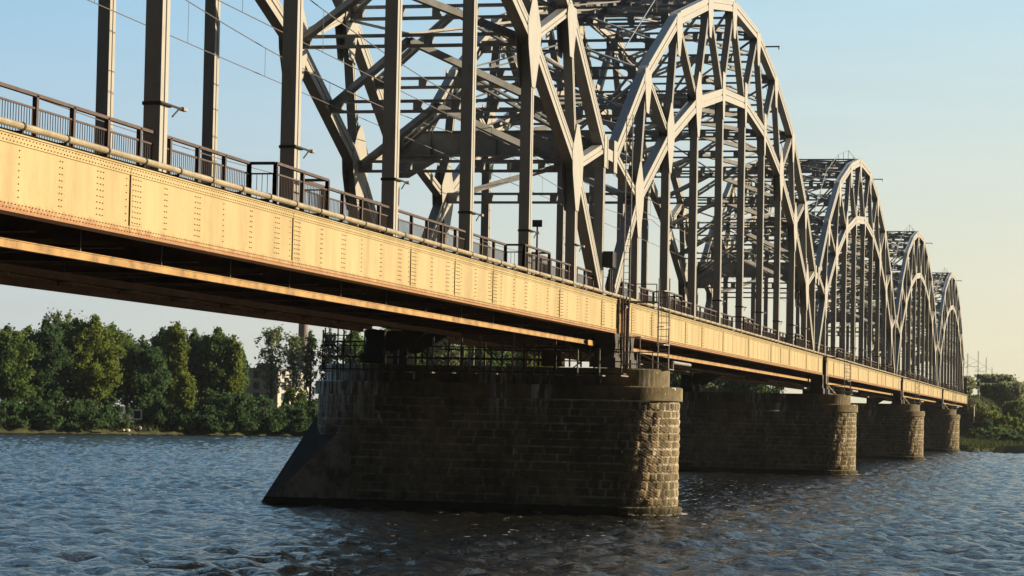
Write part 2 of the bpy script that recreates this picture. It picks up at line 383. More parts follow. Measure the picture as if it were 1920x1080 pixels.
def interp(path, x):
    for (a, b), (c, d) in zip(path, path[1:]):
        if a <= x <= c: return b + (d - b) * (x - a) / (c - a)

def build_span(root):
    # -------- two arched trusses
    for yo in (0.0, WT):
        chord('lower_arch_chord', lowpath, 0.60, root, yo)
        chord('upper_arch_chord', uppath, 0.60, root, yo)
        for k in range(9):
            mb = MB(); member(mb, (NX[k] + 0.2, 8.2), (NX[k] + 0.2 * (0), NZ[k] - 0.1), 0.47, yo + 0.02, yo + 0.43)
            mb.build('hanger', M['truss'], root)
        webs = []
        for k in range(8): webs += [((NX[k], NZ[k]), (OX[k], OZ[k])), ((NX[k + 1], NZ[k + 1]), (OX[k], OZ[k]))]
        for a, b in webs:
            mb = MB(); member(mb, a, b, 0.36, yo + 0.035, yo + 0.42); mb.build('web_member', M['truss'], root)
        for a, b in (((JX0, JZ), (NX[0], NZ[0])), ((JX1, JZ), (NX[8], NZ[8]))):
            mb = MB(); member(mb, a, b, 0.42, yo + 0.03, yo + 0.43); mb.build('end_strut', M['truss'], root)
        mb = MB(); member(mb, (JX1, 8.3), (JX1, JZ), 0.45, yo + 0.02, yo + 0.435); mb.build('end_post', M['truss'], root)
        # joint box linking to the next span
        mb = MB()
        mb.box(JX1 - 0.35, JX1 + 0.55, yo - 0.03, yo + 0.5, JZ - 0.9, JZ + 0.55)
        mb.box(JX1 + 0.55, JX1 + 1.9, yo + 0.02, yo + 0.44, JZ - 0.45, JZ + 0.05)
        mb.box(JX1 + 1.9, JX1 + 2.65, yo - 0.03, yo + 0.5, JZ - 0.9, JZ + 0.55)
        mb.build('joint_box', M['truss'], root)
        for k in range(9):
            if k in (3, 4, 5): pts = [(-0.55, 1.3), (0.55, 1.3), (0.55, 0.1), (0.48, -0.45), (0.24, -1.5), (-0.24, -1.5), (-0.48, -0.45), (-0.55, 0.1)]
            else:
                s = -1 if k < 4 else 1
                pts = [(-0.22 - 0.1 * s, 1.75), (0.22 - 0.1 * s, 1.75), (1.15, 0.5), (1.0, -0.4), (0.28, -1.9), (-0.28, -1.9), (-1.0, -0.4), (-1.15, 0.5)]
            gusset(NX[k], NZ[k], pts, yo, root)
        for k in range(8):
            s = -1 if k < 4 else 1
            pts = [(-0.8, 0.15), (0.8, 0.15), (0.95, -0.4), (0.6 , -1.3), (0.34, -2.0), (-0.34, -2.0), (-0.6, -1.3), (-0.95, -0.4)]
            gusset(OX[k], OZ[k], pts, yo, root)
    # -------- lateral system between the trusses
    y0, y1 = 0.44, WT + 0.04; ym = (y0 + y1) / 2
    lowx = []; xs = list(NX)
    for i in range(9):
        lowx.append(xs[i])
        if i < 8: lowx.append((xs[i] + xs[i + 1]) / 2)
    low = [(x, interp(lowpath, x)) for x in lowx]
    for x, z in low:
        mb = MB(); ladder_beam(mb, (x, y0, z), (x, y1, z), 0.52, 0.30, (0, 0, 1)); mb.build('lateral_strut', M['brace'], root)
    def kbr(nodes, lad, name):
        c = len(nodes) // 2
        for i in range(len(nodes) - 1):
            a, b = (nodes[i], nodes[i + 1]) if i < c else (nodes[i + 1], nodes[i])
            for yy in (y0 + 0.1, y1 - 0.1):
                mb = MB()
                if lad: ladder_beam(mb, (a[0], yy, a[1] + 0.1), (b[0], ym, b[1] + 0.05), 0.34, 0.24, (0, 0, 1), 1.2, 0.08, 0.3)
                else: mb.bar((a[0], yy, a[1] + 0.05), (b[0], ym, b[1]), 0.26, 0.26)
                mb.build(name, M['brace'], root)
    kbr(low, False, 'lateral_brace')
    upx = []
    for i in range(8):
        upx.append(OX[i])
        if i < 7: upx.append((OX[i] + OX[i + 1]) / 2)
    up = [(x, interp(uppath, x)) for x in upx]
    for x, z in up:
        mb = MB(); ladder_beam(mb, (x, y0, z), (x, y1, z), 0.6, 0.34, (0, 0, 1), 1.6); mb.build('crown_strut', M['brace'], root)
    kbr(up, True, 'crown_brace')
    # end slopes of the upper chord
    for a, b in (((JX0, JZ), up[0]), ((JX1, JZ), up[-1])):
        md = ((a[0] + b[0]) / 2, (a[1] + b[1]) / 2)
        mb = MB(); ladder_beam(mb, (md[0], y0, md[1]), (md[0], y1, md[1]), 0.5, 0.3, (0, 0, 1)); mb.build('crown_strut', M['brace'], root)
        for u, w in ((a, md), (md, b)):
            for yy in (y0, y1):
                mb = MB(); ladder_beam(mb, (u[0], yy, u[1]), (w[0], ym, w[1]), 0.32, 0.22, (0, 0, 1), 1.2, 0.08, 0.3); mb.build('crown_brace', M['brace'], root)
    # sway frames between the two chords
    for k in range(8):
        j = k + 1 if k < 4 else k
        mb = MB()
        for yy in (y0, y1):
            for dx in (-0.12, 0.12):
                mb.bar((OX[k] + dx, yy, OZ[k] - 0.3), (NX[j] + dx, ym, NZ[j] + 0.25), 0.07, 0.09)
        mb.build('sway_frame', M['brace'], root)
    # portals at both ends
    for jx in (JX1,):
        mb = MB()
        mb.box(jx - 0.02, jx + 0.02, 0.44, WT + 0.04, JZ - 0.32, JZ + 0.72)
        mb.box(jx - 0.24, jx + 0.24, 0.44, WT + 0.04, JZ + 0.72, JZ + 0.77); mb.box(jx - 0.24, jx + 0.24, 0.44, WT + 0.04, JZ - 0.37, JZ - 0.32)
        for i in range(1, 6): yv = 0.44 + 9.16 * i / 6; mb.box(jx - 0.2, jx - 0.02, yv - 0.02, yv + 0.02, JZ - 0.32, JZ + 0.72)
        for ya, s in ((0.46, 1), (WT + 0.02, -1)):
            mb.add([(jx - 0.03, ya, JZ - 0.37), (jx - 0.03, ya + 2.2 * s, JZ - 0.37), (jx - 0.03, ya + 0.5 * s, JZ - 1.35), (jx - 0.03, ya, JZ - 1.35),
                    (jx + 0.03, ya, JZ - 0.37), (jx + 0.03, ya + 2.2 * s, JZ - 0.37), (jx + 0.03, ya + 0.5 * s, JZ - 1.35), (jx + 0.03, ya, JZ - 1.35)],
                   [(0, 1, 2, 3), (7, 6, 5, 4), (0, 4, 5, 1), (1, 5, 6, 2), (2, 6, 7, 3), (3, 7, 4, 0)])
        mb.build('portal_beam', M['brace'], root)
    # -------- plate girders with rivets and splices
    GX0, GX1, GT, GB = 1.45, P - 1.65, 9.54, 8.04
    for gi, gy in enumerate((-0.70, WT + 1.0)):
        s = -1 if gi == 0 else 1      # outward
        mb = MB()
        mb.box(GX0, GX1, min(gy, gy - 0.03 * s), max(gy, gy - 0.03 * s), GB + 0.02, GT - 0.02)                      # web
        f0, f1 = sorted((gy + 0.05 * s, gy - 0.35 * s))
        mb.box(GX0, GX1, f0, f1, GT - 0.02, GT + 0.01); mb.box(GX0, GX1, f0, f1, GB - 0.01, GB + 0.02)
        w0, w1 = sorted((gy, gy + 0.022 * s))
        mb.box(GX0, GX1, w0, w1, GT - 0.20, GT - 0.022); mb.box(GX0, GX1, w0, w1, GB + 0.022, GB + 0.20)            # flange angles
        ends = [GX0 + 0.6, 7.3, 17.4, 23.0, 30.95, 41.8, 53.0, 58.3, 63.5, 74.5, 83.0]
        ends = sorted(set(round(e, 2) for e in ends))
        for j, ex in enumerate(ends):
            mb.box(ex, ex + 0.018, w0 - (0.004 if s < 0 else -0.004), w1 + (0.004 if s > 0 else -0.004), GB + 0.05, GT - 0.05, 2)
            c0, c1 = sorted((gy + 0.001 * s, gy + 0.014 * s)); mb.box(ex + 0.06, ex + 0.75, c0, c1, GB + 0.23, GT - 0.23)
        rv = []
        x = GX0 + 0.1
        while x < GX1 - 0.1:
            for zz in (GT - 0.07, GT - 0.15, GB + 0.07, GB + 0.15): rv.append((x + (0.07 if zz in (GT - 0.15, GB + 0.15) else 0), zz, 0.022))
            x += 0.155
        x = GX0 + 1.6; k = 0
        while x < GX1 - 0.5:
            cols = (0,) if k % 3 == 0 else ((0, 0.12) if k % 3 == 1 else (0, 0.16, 0.30))
            for cx in cols:
                for i in range(8): rv.append((x + cx, GB + 0.30 + i * (GT - GB - 0.6) / 7, 0.001))
            x += 1.87; k += 1
        for ex in ends:
            for cx in (0.16, 0.30, 0.44, 0.58):
                for i in range(9): rv.append((ex + cx, GB + 0.28 + i * (GT - GB - 0.56) / 8, 0.014))
            for i in range(7): rv.append((ex - 0.18, GB + 0.30 + i * (GT - GB - 0.6) / 6, 0.001))
        if gi == 0:
            for x, z, d in rv:
                r0, r1 = 0.016, 0.010; ys = gy + d * s; ye = ys + 0.022 * s
                vs = [(x + r0 * math.cos(a), ys, z + r0 * math.sin(a)) for a in (0.5, 1.55, 2.6, 3.64, 4.7, 5.74)] + [(x + r1 * math.cos(a), ye, z + r1 * math.sin(a)) for a in (0.5, 1.55, 2.6, 3.64, 4.7, 5.74)]
                mb.add(vs, [(i, (i + 1) % 6, 6 + (i + 1) % 6, 6 + i) for i in range(6)] + [(6, 7, 8, 9, 10, 11)], 1)
        g = mb.build('plate_girder', [M['girder'], M['rivet'], M['seam']], root)
    # -------- floor: beams, stringers, decking, sleepers, track
    fx = [GX0 + 0.4] + NX + [GX1 - 0.4]; fb = []
    for i in range(len(fx) - 1): fb += [fx[i], (fx[i] + fx[i + 1]) / 2]
    fb.append(fx[-1])
    for x in fb:
        mb = MB()
        pts = [(-0.66, 8.25), (-0.66, 9.30), (WT + 0.96, 9.30), (WT + 0.96, 8.25), (WT - 0.6, 8.02), (0.9, 8.02)]
        mb.add([(x - 0.015, y, z) for y, z in pts] + [(x + 0.015, y, z) for y, z in pts], [tuple(range(6)), tuple(range(6, 12))[::-1]] + [(i, 6 + i, 6 + (i + 1) % 6, (i + 1) % 6) for i in range(6)])
        mb.box(x - 0.16, x + 0.16, 0.9, WT - 0.6, 8.00, 8.02)
        mb.box(x - 0.16, x + 0.16, -0.66, WT + 0.96, 9.30, 9.32)
        mb.build('floor_beam', M['rust'], root)
    for y in (1.7, 3.3, 6.2, 7.8):
        mb = MB(); mb.box(GX0, GX1, y - 0.012, y + 0.012, 8.62, 9.33); mb.box(GX0, GX1, y - 0.13, y + 0.13, 8.59, 8.62); mb.box(GX0, GX1, y - 0.13, y + 0.13, 9.33, 9.355)
        mb.build('stringer', M['rust'], root)
    mb = MB(); mb.box(0.3, P - 0.3, 0.55, WT - 0.1, 9.37, 9.43); mb.box(0.3, P - 0.3, -0.62, -0.02, 9.58, 9.62); mb.box(0.3, P - 0.3, WT + 0.5, WT + 0.98, 9.58, 9.62)
    x = 0.5
    while x < P - 0.6:
        for yc in (2.5, 7.0): mb.box(x, x + 0.24, yc - 1.3, yc + 1.3, 9.432, 9.62)
        x += 0.62
    mb.build('track_deck', M['timber'], root)
    for yc in (2.5, 7.0):
        for s in (-0.76, 0.76):
            mb = MB(); mb.box(0.2, P - 0.2, yc + s - 0.035, yc + s + 0.035, 9.622, 9.78); mb.build('running_rail', M['rust'], root)
    # inspection runway beams hung under the floor
    for y, z, a, b in ((0.2, 7.47, 6.0, P - 4.3), (4.7, 7.56, 6.0, P - 8), (9.0, 7.72, 6.0, P - 8)):
        mb = MB(); mb.box(a, b, y - 0.07, y + 0.07, z, z + 0.02); mb.box(a, b, y - 0.008, y + 0.008, z + 0.02, z + 0.16); mb.box(a, b, y - 0.07, y + 0.07, z + 0.16, z + 0.18)
        mb.box(a + 0.2, b - 0.2, y - 0.05, y - 0.03, z + 0.02, z + 0.16)
        ob = mb.build('runway_beam', M['hoist'] if y < 1 else M['rust'], root)
        x = a + 1.5
        while x < b: hm = MB(); hm.box(x - 0.02, x + 0.02, y - 0.02, y + 0.02, z + 0.18, 8.5); hm.build('drop_rod', M['dark'], ob); x += 4.6
    mb = MB(); mb.box(P - 3.7, P - 1.9, 0.12, 0.28, 7.45, 7.67); mb.build('runway_beam', M['hoist'], root)
    # lower wind bracing
    mb = MB()
    for i in range(len(fb) - 1):
        a, b = (1.0, WT - 0.6) if i % 2 == 0 else (WT - 0.6, 1.0)
        mb.bar((fb[i], a, 8.1), (fb[i + 1], b, 8.1), 0.16, 0.1)
    mb.build('wind_bracing', M['rust'], root)
    # -------- cable pipe along the near edge with black collars
    mb = MB(); mb.tube((0.2, -0.78, 9.70), (P - 0.2, -0.78, 9.70), 0.07, 10)
    pp = mb.build('edge_pipe', M['pipe'], root, smooth=False)
    x = 0.9
    while x < P - 0.5:
        mb = MB(); mb.tube((x, -0.78, 9.70), (x + 0.07, -0.78, 9.70), 0.085, 10); mb.box(x + 0.02, x + 0.05, -0.80, -0.5, 9.56, 9.62); x += 2.04
        mb.build('collar', M['collar'], pp)
    # -------- railings
    for side in (0, 1):
        Y = 0.2 if side == 0 else WT + 0.35; OUT = -0.52 if side == 0 else WT + 0.35
        bays = [(NX[k] - 3.1, NX[k] + 1.2) for k in (1, 4, 7)] if side == 0 else []
        path = [(0.9, Y)]
        for a, b in bays: path += [(a, Y), (a, OUT), (b, OUT), (b, Y)]
        path.append((P - 0.9, Y))
        mb = MB(); zt, zm, zb = 10.67, 10.40, 9.74
        fine = MB()
        for (xa, ya), (xb, yb) in zip(path, path[1:]):
            L = math.hypot(xb - xa, yb - ya)
            for z, h, w in ((zt, 0.07, 0.10), (zm, 0.04, 0.04), (zb, 0.04, 0.04)): mb.bar((xa, ya, z), (xb, yb, z), w, h)
            n = max(1, round(L / 1.8))
            for i in range(n + 1): mb.box(xa + (xb - xa) * i / n - 0.05, xa + (xb - xa) * i / n + 0.05, ya + (yb - ya) * i / n - 0.05, ya + (yb - ya) * i / n + 0.05, 9.58, zt)
            nb = int(L / 0.125)
            for i in range(nb):
                t = (i + 0.5) / nb; cx, cy2 = xa + (xb - xa) * t, ya + (yb - ya) * t
                fine.box(cx - 0.007, cx + 0.007, cy2 - 0.007, cy2 + 0.007, zb, zm)
        for a, b in bays: mb.box(a + 1.4, a + 1.46, OUT - 0.01, OUT + 0.03, 9.76, 10.36)
        rl = mb.build('railing', M['rail'], root); fine.build('baluster_row', M['rail'], rl)
    # light fittings clamped on the near hangers
    for k in range(3, 9):
        x = NX[k] + 0.2; z = 11.35 + 0.1 * (k % 3)
        mb = MB(); mb.box(x - 0.30, x + 0.30, -0.03, 0.46, z - 0.04, z + 0.04)
        mb.tube((x - 0.5, -0.06, z), (x + 1.0, -0.06, z), 0.03, 6); mb.bar((x + 0.3, -0.05, z - 0.25), (x + 0.75, -0.05, z), 0.03, 0.03)
        lf = mb.build('lamp_bracket', M['dark'], root)
        hb = MB(); hb.box(x + 0.85, x + 1.1, -0.12, 0.0, z - 0.03, z + 0.05); hb.build('lamp_head', M['galv'], lf)
    # crown handrail and bracket
    mb = MB(); prev = None
    for x, z in up:
        p = (x, 1.25, z + 1.15)
        if prev: mb.tube(prev, p, 0.03, 5)
        mb.tube((x, 1.25, z + 0.25), p, 0.025, 5); prev = p
    for x, z in ((JX0, JZ), (JX1, JZ)): pass
    mb.build('crown_handrail', M['galv'], root)
    mb = MB(); bx = OX[4] + 3.5; bz = interp(uppath, bx) + 0.35
    mb.bar((bx, 0.1, bz), (bx, -0.95, bz), 0.08, 0.09); mb.bar((bx, -0.9, bz), (bx, -0.9, bz - 0.2), 0.06, 0.06); mb.bar((bx, 0.1, bz - 0.4), (bx, 0.1, bz), 0.06, 0.06)
    mb.build('crown_bracket', M['dark'], root)
    # bearings
    for bx in (1.9 + 0.0, P - 1.9):
        for by in (-0.35, WT + 0.65):
            mb = MB(); s = by
            mb.box(bx - 0.75, bx + 0.75, by - 0.55, by + 0.55, 6.52, 6.95)
            pts = [(bx - 0.6, 6.95), (bx + 0.6, 6.95), (bx + 0.22, 7.5), (bx + 0.5, 8.02), (bx - 0.5, 8.02), (bx - 0.22, 7.5)]
            mb.poly_y(pts, by - 0.45, by + 0.45)
            ins = 1 if by < 4 else -1
            mb.add([(bx - 0.05, by, 8.0), (bx - 0.05, by + 2.4 * ins, 8.0), (bx - 0.05, by + 0.9 * ins, 7.1), (bx - 0.05, by, 7.1), (bx + 0.05, by, 8.0), (bx + 0.05, by + 2.4 * ins, 8.0), (bx + 0.05, by + 0.9 * ins, 7.1), (bx + 0.05, by, 7.1)],
                   [(0, 1, 2, 3), (7, 6, 5, 4), (0, 4, 5, 1), (1, 5, 6, 2), (2, 6, 7, 3), (3, 7, 4, 0)])
            mb.build('bearing', M['dark'], root)

SPAN_LABELS = [
    ("nearest bridge span, only its right end in frame, tall hangers over the long golden girder", -1),
    ("second bridge span with the tallest complete steel arch, starting over the front pier", 0),
    ("third bridge span, mid-sized steel arch rising behind the tallest complete arch", 1),
    ("fourth bridge span, small steel arch second from the far bank", 2),
    ("farthest and smallest bridge span, ending at the right bank", 3)]
root0 = empty('arched_bridge_span', (-P, 0, 0), SPAN_LABELS[0][0], 'bridge span', 'arched steel spans of the railway bridge')
build_span(root0)
for lab, i in SPAN_LABELS[1:]: copy_tree(root0, (i * P, 0, 0), lab)

# ------------------------------------------------------------------ piers
PR = 2.2; YN, YF = -1.1, 11.25
def outline(r, yn, yf, step):
    pts = []
    n = max(3, int(math.pi * r / step))
    for i in range(n + 1): a = math.pi * i / n; pts.append((-r * math.cos(a), yn - r * math.sin(a)))     # near nose from -X to +X
    m = int((yf - yn) / step)
    for i in range(1, m): pts.append((r, yn + (yf - yn) * i / m))
    for i in range(n + 1): a = math.pi * i / n; pts.append((r * math.cos(a), yf + r * math.sin(a)))
    for i in range(1, m): pts.append((-r, yf - (yf - yn) * i / m))
    return pts

def pier_shaft(parent):
    rnd = random.Random(5)
    pts = outline(PR, YN, YF, 0.085); n = len(pts); zs = np.arange(-0.6, 5.1001, 0.045)
    P2 = np.array(pts); nx = np.roll(P2, -1, 0) - np.roll(P2, 1, 0); nrm = np.stack([nx[:, 1], -nx[:, 0]], 1); nrm /= np.linalg.norm(nrm, axis=1)[:, None]
    c = P2.mean(0); sgn = np.sign(((P2 - c) * nrm).sum(1)); nrm *= sgn[:, None]
    arc = np.concatenate([[0], np.cumsum(np.linalg.norm(np.diff(P2, axis=0), axis=1))])
    is_nose = P2[:, 1] < YN + 0.3
    courses = [-0.62]; 
    while courses[-1] < 5.1: courses.append(courses[-1] + rnd.choice((0.33, 0.35, 0.37)))
    joints = []
    for _ in courses:
        u = -rnd.random() * 0.6; row = [u]
        while row[-1] < arc[-1] + 1: row.append(row[-1] + (rnd.uniform(0.30, 0.55) if row[-1] < 7.2 else rnd.uniform(0.5, 0.95)))
        joints.append(row)
    V = []; jt = []; bk = []
    blkr = {}
    for z in zs:
        ci = max(i for i, cz in enumerate(courses) if cz <= z + 1e-6); z0 = courses[ci]; z1 = courses[ci + 1] if ci + 1 < len(courses) else 9
        row = np.array(joints[ci]); bi = np.searchsorted(row, arc) - 1
        dz = min(z - z0, z1 - z); du = np.minimum(arc - row[bi], row[bi + 1] - arc); d = np.minimum(du, dz)
        rr = np.array([blkr.setdefault((ci, int(b)), rnd.random()) for b in bi])
        amp = np.where(is_nose, 0.055, 0.022)
        bulge = np.clip(d / 0.10, 0, 1) ** 0.6 * amp * (0.35 + 0.9 * rr)
        wob = np.where(is_nose, 0.03, 0.008) * (np.sin(arc * 17 + ci * 3 + z * 23) * np.sin(z * 31 + arc * 9 + ci))
        base = 0.16 if z < 0.42 else 0.0
        dd = bulge + wob - 0.02 + base
        for i in range(n): V.append((P2[i, 0] + nrm[i, 0] * dd[i], P2[i, 1] + nrm[i, 1] * dd[i], z))
        jt.extend((d < 0.028).astype(float)); bk.extend(rr)
    H = len(zs); F = [(h * n + i, h * n + (i + 1) % n, (h + 1) * n + (i + 1) % n, (h + 1) * n + i) for h in range(H - 1) for i in range(n)]
    me = bpy.data.meshes.new('shaft'); me.from_pydata(V, [], F)
    for nm, arr in (('joint', jt), ('blk', bk)):
        a = me.attributes.new(nm, 'FLOAT', 'POINT'); a.data.foreach_set('value', arr)
    me.materials.append(M['masonry']); o = bpy.data.objects.new('shaft', me); col.objects.link(o); o.parent = parent
    return o

def slab(parent, name, r, yn, yf, z0, z1, m):
    pts = outline(r, yn, yf, 0.22); n = len(pts); mb = MB()
    b = 0.05
    def ring(z, s): return [(x * s, (y - 5) * s + 5, z) for x, y in pts]
    rings = [ring(z0, 1), ring(z1 - b, 1), ring(z1, 0.985)]
    vs = sum(rings, []); fs = [(h * n + i, h * n + (i + 1) % n, (h + 1) * n + (i + 1) % n, (h + 1) * n + i) for h in range(2) for i in range(n)]
    fs += [tuple(range(n))[::-1], tuple(range(2 * n, 3 * n))]
    mb.add(vs, fs); o = mb.build(name, m, parent)
    a = o.data.attributes.new('blk', 'FLOAT', 'POINT'); a.data.foreach_set('value', [0.55] * len(vs))
    return o

pier0 = empty('bridge_pier', (0, 0, 0), 'front stone bridge pier filling the middle of the picture, scaffold walkway along its top', 'bridge pier', 'stone piers of the railway bridge')
pier_shaft(pier0)
slab(pier0, 'string_course', PR + 0.14, YN, YF, 5.1, 5.72, M['capstone'])
slab(pier0, 'cap_block', PR - 0.45, YN, YF + 0.1, 5.72, 6.5, M['capstone'])
mb = MB()
vs = [(0, 13.35, 4.5), (0, 16.35, -0.4), (-2.24, 11.9, 3.3), (-2.24, 15.75, -0.4), (2.24, 11.9, 3.3), (2.24, 15.75, -0.4), (-2.24, 11.2, -0.4), (2.24, 11.2, -0.4), (-2.24, 11.2, 3.3), (2.24, 11.2, 3.3), (0, 11.2, 4.5)]
mb.add(vs, [(6, 3, 2, 8), (7, 9, 4, 5), (8, 2, 0, 10), (10, 0, 4, 9), (6, 7, 5, 1, 3), (8, 10, 9, 7, 6)], 0)
mb.add(vs, [(0, 2, 3, 1), (0, 1, 5, 4)], 1)
mb.build('icebreaker', [M['concrete'], M['iron_nose']], pier0)
mb = MB(); mb.add([(-2.42, -1.1, -0.5), (-2.42, 15.6, -0.5), (0, 16.35, -0.5), (2.42, 15.6, -0.5), (2.42, -1.1, -0.5), (-2.42, -1.1, 0.40), (-2.42, 15.2, 0.40), (0, 15.9, 0.10), (2.42, 15.2, 0.40), (2.42, -1.1, 0.40)],
  [(0, 1, 6, 5), (1, 2, 7, 6), (2, 3, 8, 7), (3, 4, 9, 8), (5, 6, 7), (5, 7, 9), (9, 7, 8), (0, 5, 9, 4)]); mb.build('plinth', M['iron_nose'], pier0)
PL = ["second stone bridge pier, partly hidden behind the front pier", "third stone bridge pier, narrow lit nose right of the second pier", "fourth and smallest stone bridge pier, nearest the far bank"]
for i, lab in enumerate(PL): copy_tree(pier0, ((i + 1) * P, 0, 0), lab)

# ------------------------------------------------------------------ scaffold walkway on the front pier
rnd = random.Random(11)
sc = empty('pier_scaffold', (-3.0, -1.4, 6.2), 'dark tube scaffold walkway hung along the top of the front pier under the deck', 'scaffold')
X0_, X1_ = -0.35, 0.35
LY = 13.8
mb = MB(); mb.box(X0_, X1_, 0, LY, 0.0, 0.05); mb.build('plank_floor', M['timber'], sc)
for i in range(15):
    y = 0.1 + i * (LY - 0.2) / 14
    mb = MB(); h = 1.12
    if i in (12, 13, 14): h = 1.75
    mb.box(X0_ - 0.03, X0_ + 0.03, y - 0.03, y + 0.03, -0.1, h); mb.build('post', M['galv'] if i in (1, 2, 4, 5, 7) else M['dark'], sc)
for i in range(15):
    y = 0.1 + i * (LY - 0.2) / 14
    mb = MB(); mb.tube((X0_ - 0.12, y, -0.06), (1.3, y, -0.06), 0.035, 8); mb.build('transom', M['galv'], sc)
for z in (0.55, 1.08):
    mb = MB(); mb.bar((X0_, 0, z), (X0_, LY, z), 0.04, 0.05); mb.build('guard_rail', M['dark'], sc)
mb = MB()
for a, b in ((0.3, 1.6), (1.2, 2.5), (6.3, 5.2), (9.2, 8.3), (3.6, 4.6)): mb.bar((X0_ + 0.02, a, 1.05), (X0_ + 0.02, b, 0.05), 0.04, 0.05)
mb.build('diagonal_brace', M['dark'], sc)
for y, z0, z1 in ((5.1, 0.1, 1.75), (4.6, 0.1, 1.7), (3.2, 0.1, 1.6), (6.6, 0.1, 1.6), (7.4, 0.1, 1.1)):
    mb = MB(); mb.box(X1_ - 0.03, X1_ + 0.03, y - 0.04, y + 0.04, z0, z1); mb.build('prop', M['galv'] if y > 5 else M['rust'], sc)
mb = MB()
for y in (12.4, 13.0, 13.6):
    mb.box(-0.32, -0.27, y, y + 0.05, 0, 1.85)
for z in (1.2, 1.5): mb.box(-0.31, -0.28, 12.3, 13.7, z, z + 0.04)
mb.build('tall_end_frame', M['dark'], sc)

for i in range(22):
    y = 0.5 + i * 0.6 + rnd.uniform(-0.2, 0.2); x = rnd.choice((0.9, 1.25, 1.6)); t = rnd.uniform(1.0, 1.78)
    mb = MB(); mb.box(x - 0.035, x + 0.035, y - 0.035, y + 0.035, 0.32, t)
    if i % 3 == 0: mb.bar((x, y, 0.4), (x, y + 0.9, t - 0.1), 0.04, 0.04)
    mb.build('inner_post', M[('dark', 'rust', 'galv')[i % 3]], sc)
for x, z, ya, yb in ((0.9, 1.0, 0.3, 8.5), (1.3, 1.45, 2.0, 7.0), (0.9, 0.62, 3.5, 13.5), (1.4, 1.7, 0.6, 5.2), (1.2, 1.3, 11.0, 13.6)):
    mb = MB(); mb.bar((x, ya, z), (x, yb, z), 0.05, 0.07); mb.build('ledger', M['rust'] if z > 1.2 else M['dark'], sc)

# worker's lamp and equipment left out; valve gear on the pier top
vg = MB(); vg.box(-2.3, -1.5, 1.6, 2.5, 6.52, 7.2); vg.tube((-2.5, 1.2, 7.35), (-2.5, 2.7, 7.35), 0.06, 8); vg.tube((-2.3, 1.5, 7.25), (-2.3, 1.5, 7.65), 0.12, 10)
tag(vg.build('machinery_box', M['rust']), 'small rusty machinery box with pipe on the front pier top, below the runway beam', 'machinery')

# caged ladder on pier noses
def ladder(root, m):
    for y in (-2.80, -2.32):
        mb = MB(); mb.box(-0.03, 0.03, y - 0.025, y + 0.025, 6.5, 10.6); mb.build('stile', m, root)
    z = 6.8
    while z < 10.0: mb = MB(); mb.tube((0, -2.8, z), (0, -2.32, z), 0.016, 6); mb.build('rung', m, root); z += 0.3
    mb = MB()
    for z in (7.6, 8.4, 9.2, 10.0):
        prev = None
        for i in range(9):
            a = math.pi * i / 8; p = (-0.65 * math.sin(a), -2.56 - 0.28 * math.cos(a), z)
            if prev: mb.bar(prev, p, 0.02, 0.04)
            prev = p
    for a in (0.25, 0.5, 0.75): mb.bar((-0.65 * math.sin(math.pi * a), -2.56 - 0.28 * math.cos(math.pi * a), 7.6), (-0.65 * math.sin(math.pi * a), -2.56 - 0.28 * math.cos(math.pi * a), 10.0), 0.02, 0.02)
    mb.build('safety_cage', m, root)
    mb = MB(); mb.box(-0.55, 0.75, -2.3, -0.85, 9.50, 9.54)
    mb.bar((-0.5, -2.3, 10.3), (-0.5, -0.85, 10.3), 0.04, 0.04); mb.bar((-0.5, -2.3, 9.5), (-0.5, -2.3, 10.3), 0.04, 0.04)
    mb.build('landing', M['dark'], root)
    mb = MB()
    mb.box(-0.7, 0.7, -2.95, -0.9, 6.503, 6.53)
    for y in (-2.9, -2.2, -1.5, -0.95): mb.box(-0.70, -0.66, y - 0.02, y + 0.02, 6.53, 7.25)
    mb.bar((-0.68, -2.92, 7.25), (-0.68, -0.93, 7.25), 0.04, 0.05); mb.bar((-0.68, -2.9, 6.55), (-0.68, -1.5, 7.25), 0.03, 0.04)
    mb.tube((0.7, -2.88, 6.85), (5.6, -2.88, 6.85), 0.075, 8); mb.box(0.66, 0.74, -2.92, -2.84, 6.53, 6.9)
    mb.build('pier_landing', M['galv'], root)
LL = ["caged steel ladder on the nose of the front pier, reaching the girder top", "caged ladder on the nose of the second pier", "caged ladder on the nose of the third pier", "tiny caged ladder on the nose of the fourth pier"]
l0 = empty('caged_ladder', (0, 0, 0), LL[0], 'ladder', 'caged ladders on the pier noses'); ladder(l0, M['galv'])
for i in (1, 2, 3): copy_tree(l0, (i * P, 0, 0), LL[i])

# tall service ladder at the joint of the first two arches
tl = empty('joint_ladder', (-0.6, -0.95, 6.6), 'tall thin steel ladder rising from the front pier past the arch joint', 'ladder')
for y in (-0.14, 0.14):
    mb = MB(); mb.box(-0.025, 0.025, y - 0.02, y + 0.02, 0, 11.3); mb.build('stile', M['galv'], tl)
z = 0.3
while z < 11.2: mb = MB(); mb.tube((0, -0.14, z), (0, 0.14, z), 0.012, 5); mb.build('rung', M['galv'], tl); z += 0.3
mb = MB()
for z in (0.1, 1.3): mb.box(-0.3, 0.3, -0.75, 0.3, z, z + 0.04)
for y in (-0.73, -0.2, 0.28): mb.box(-0.3, -0.26, y, y + 0.04, -0.35, 1.3)
mb.build('basket_frame', M['galv'], tl)
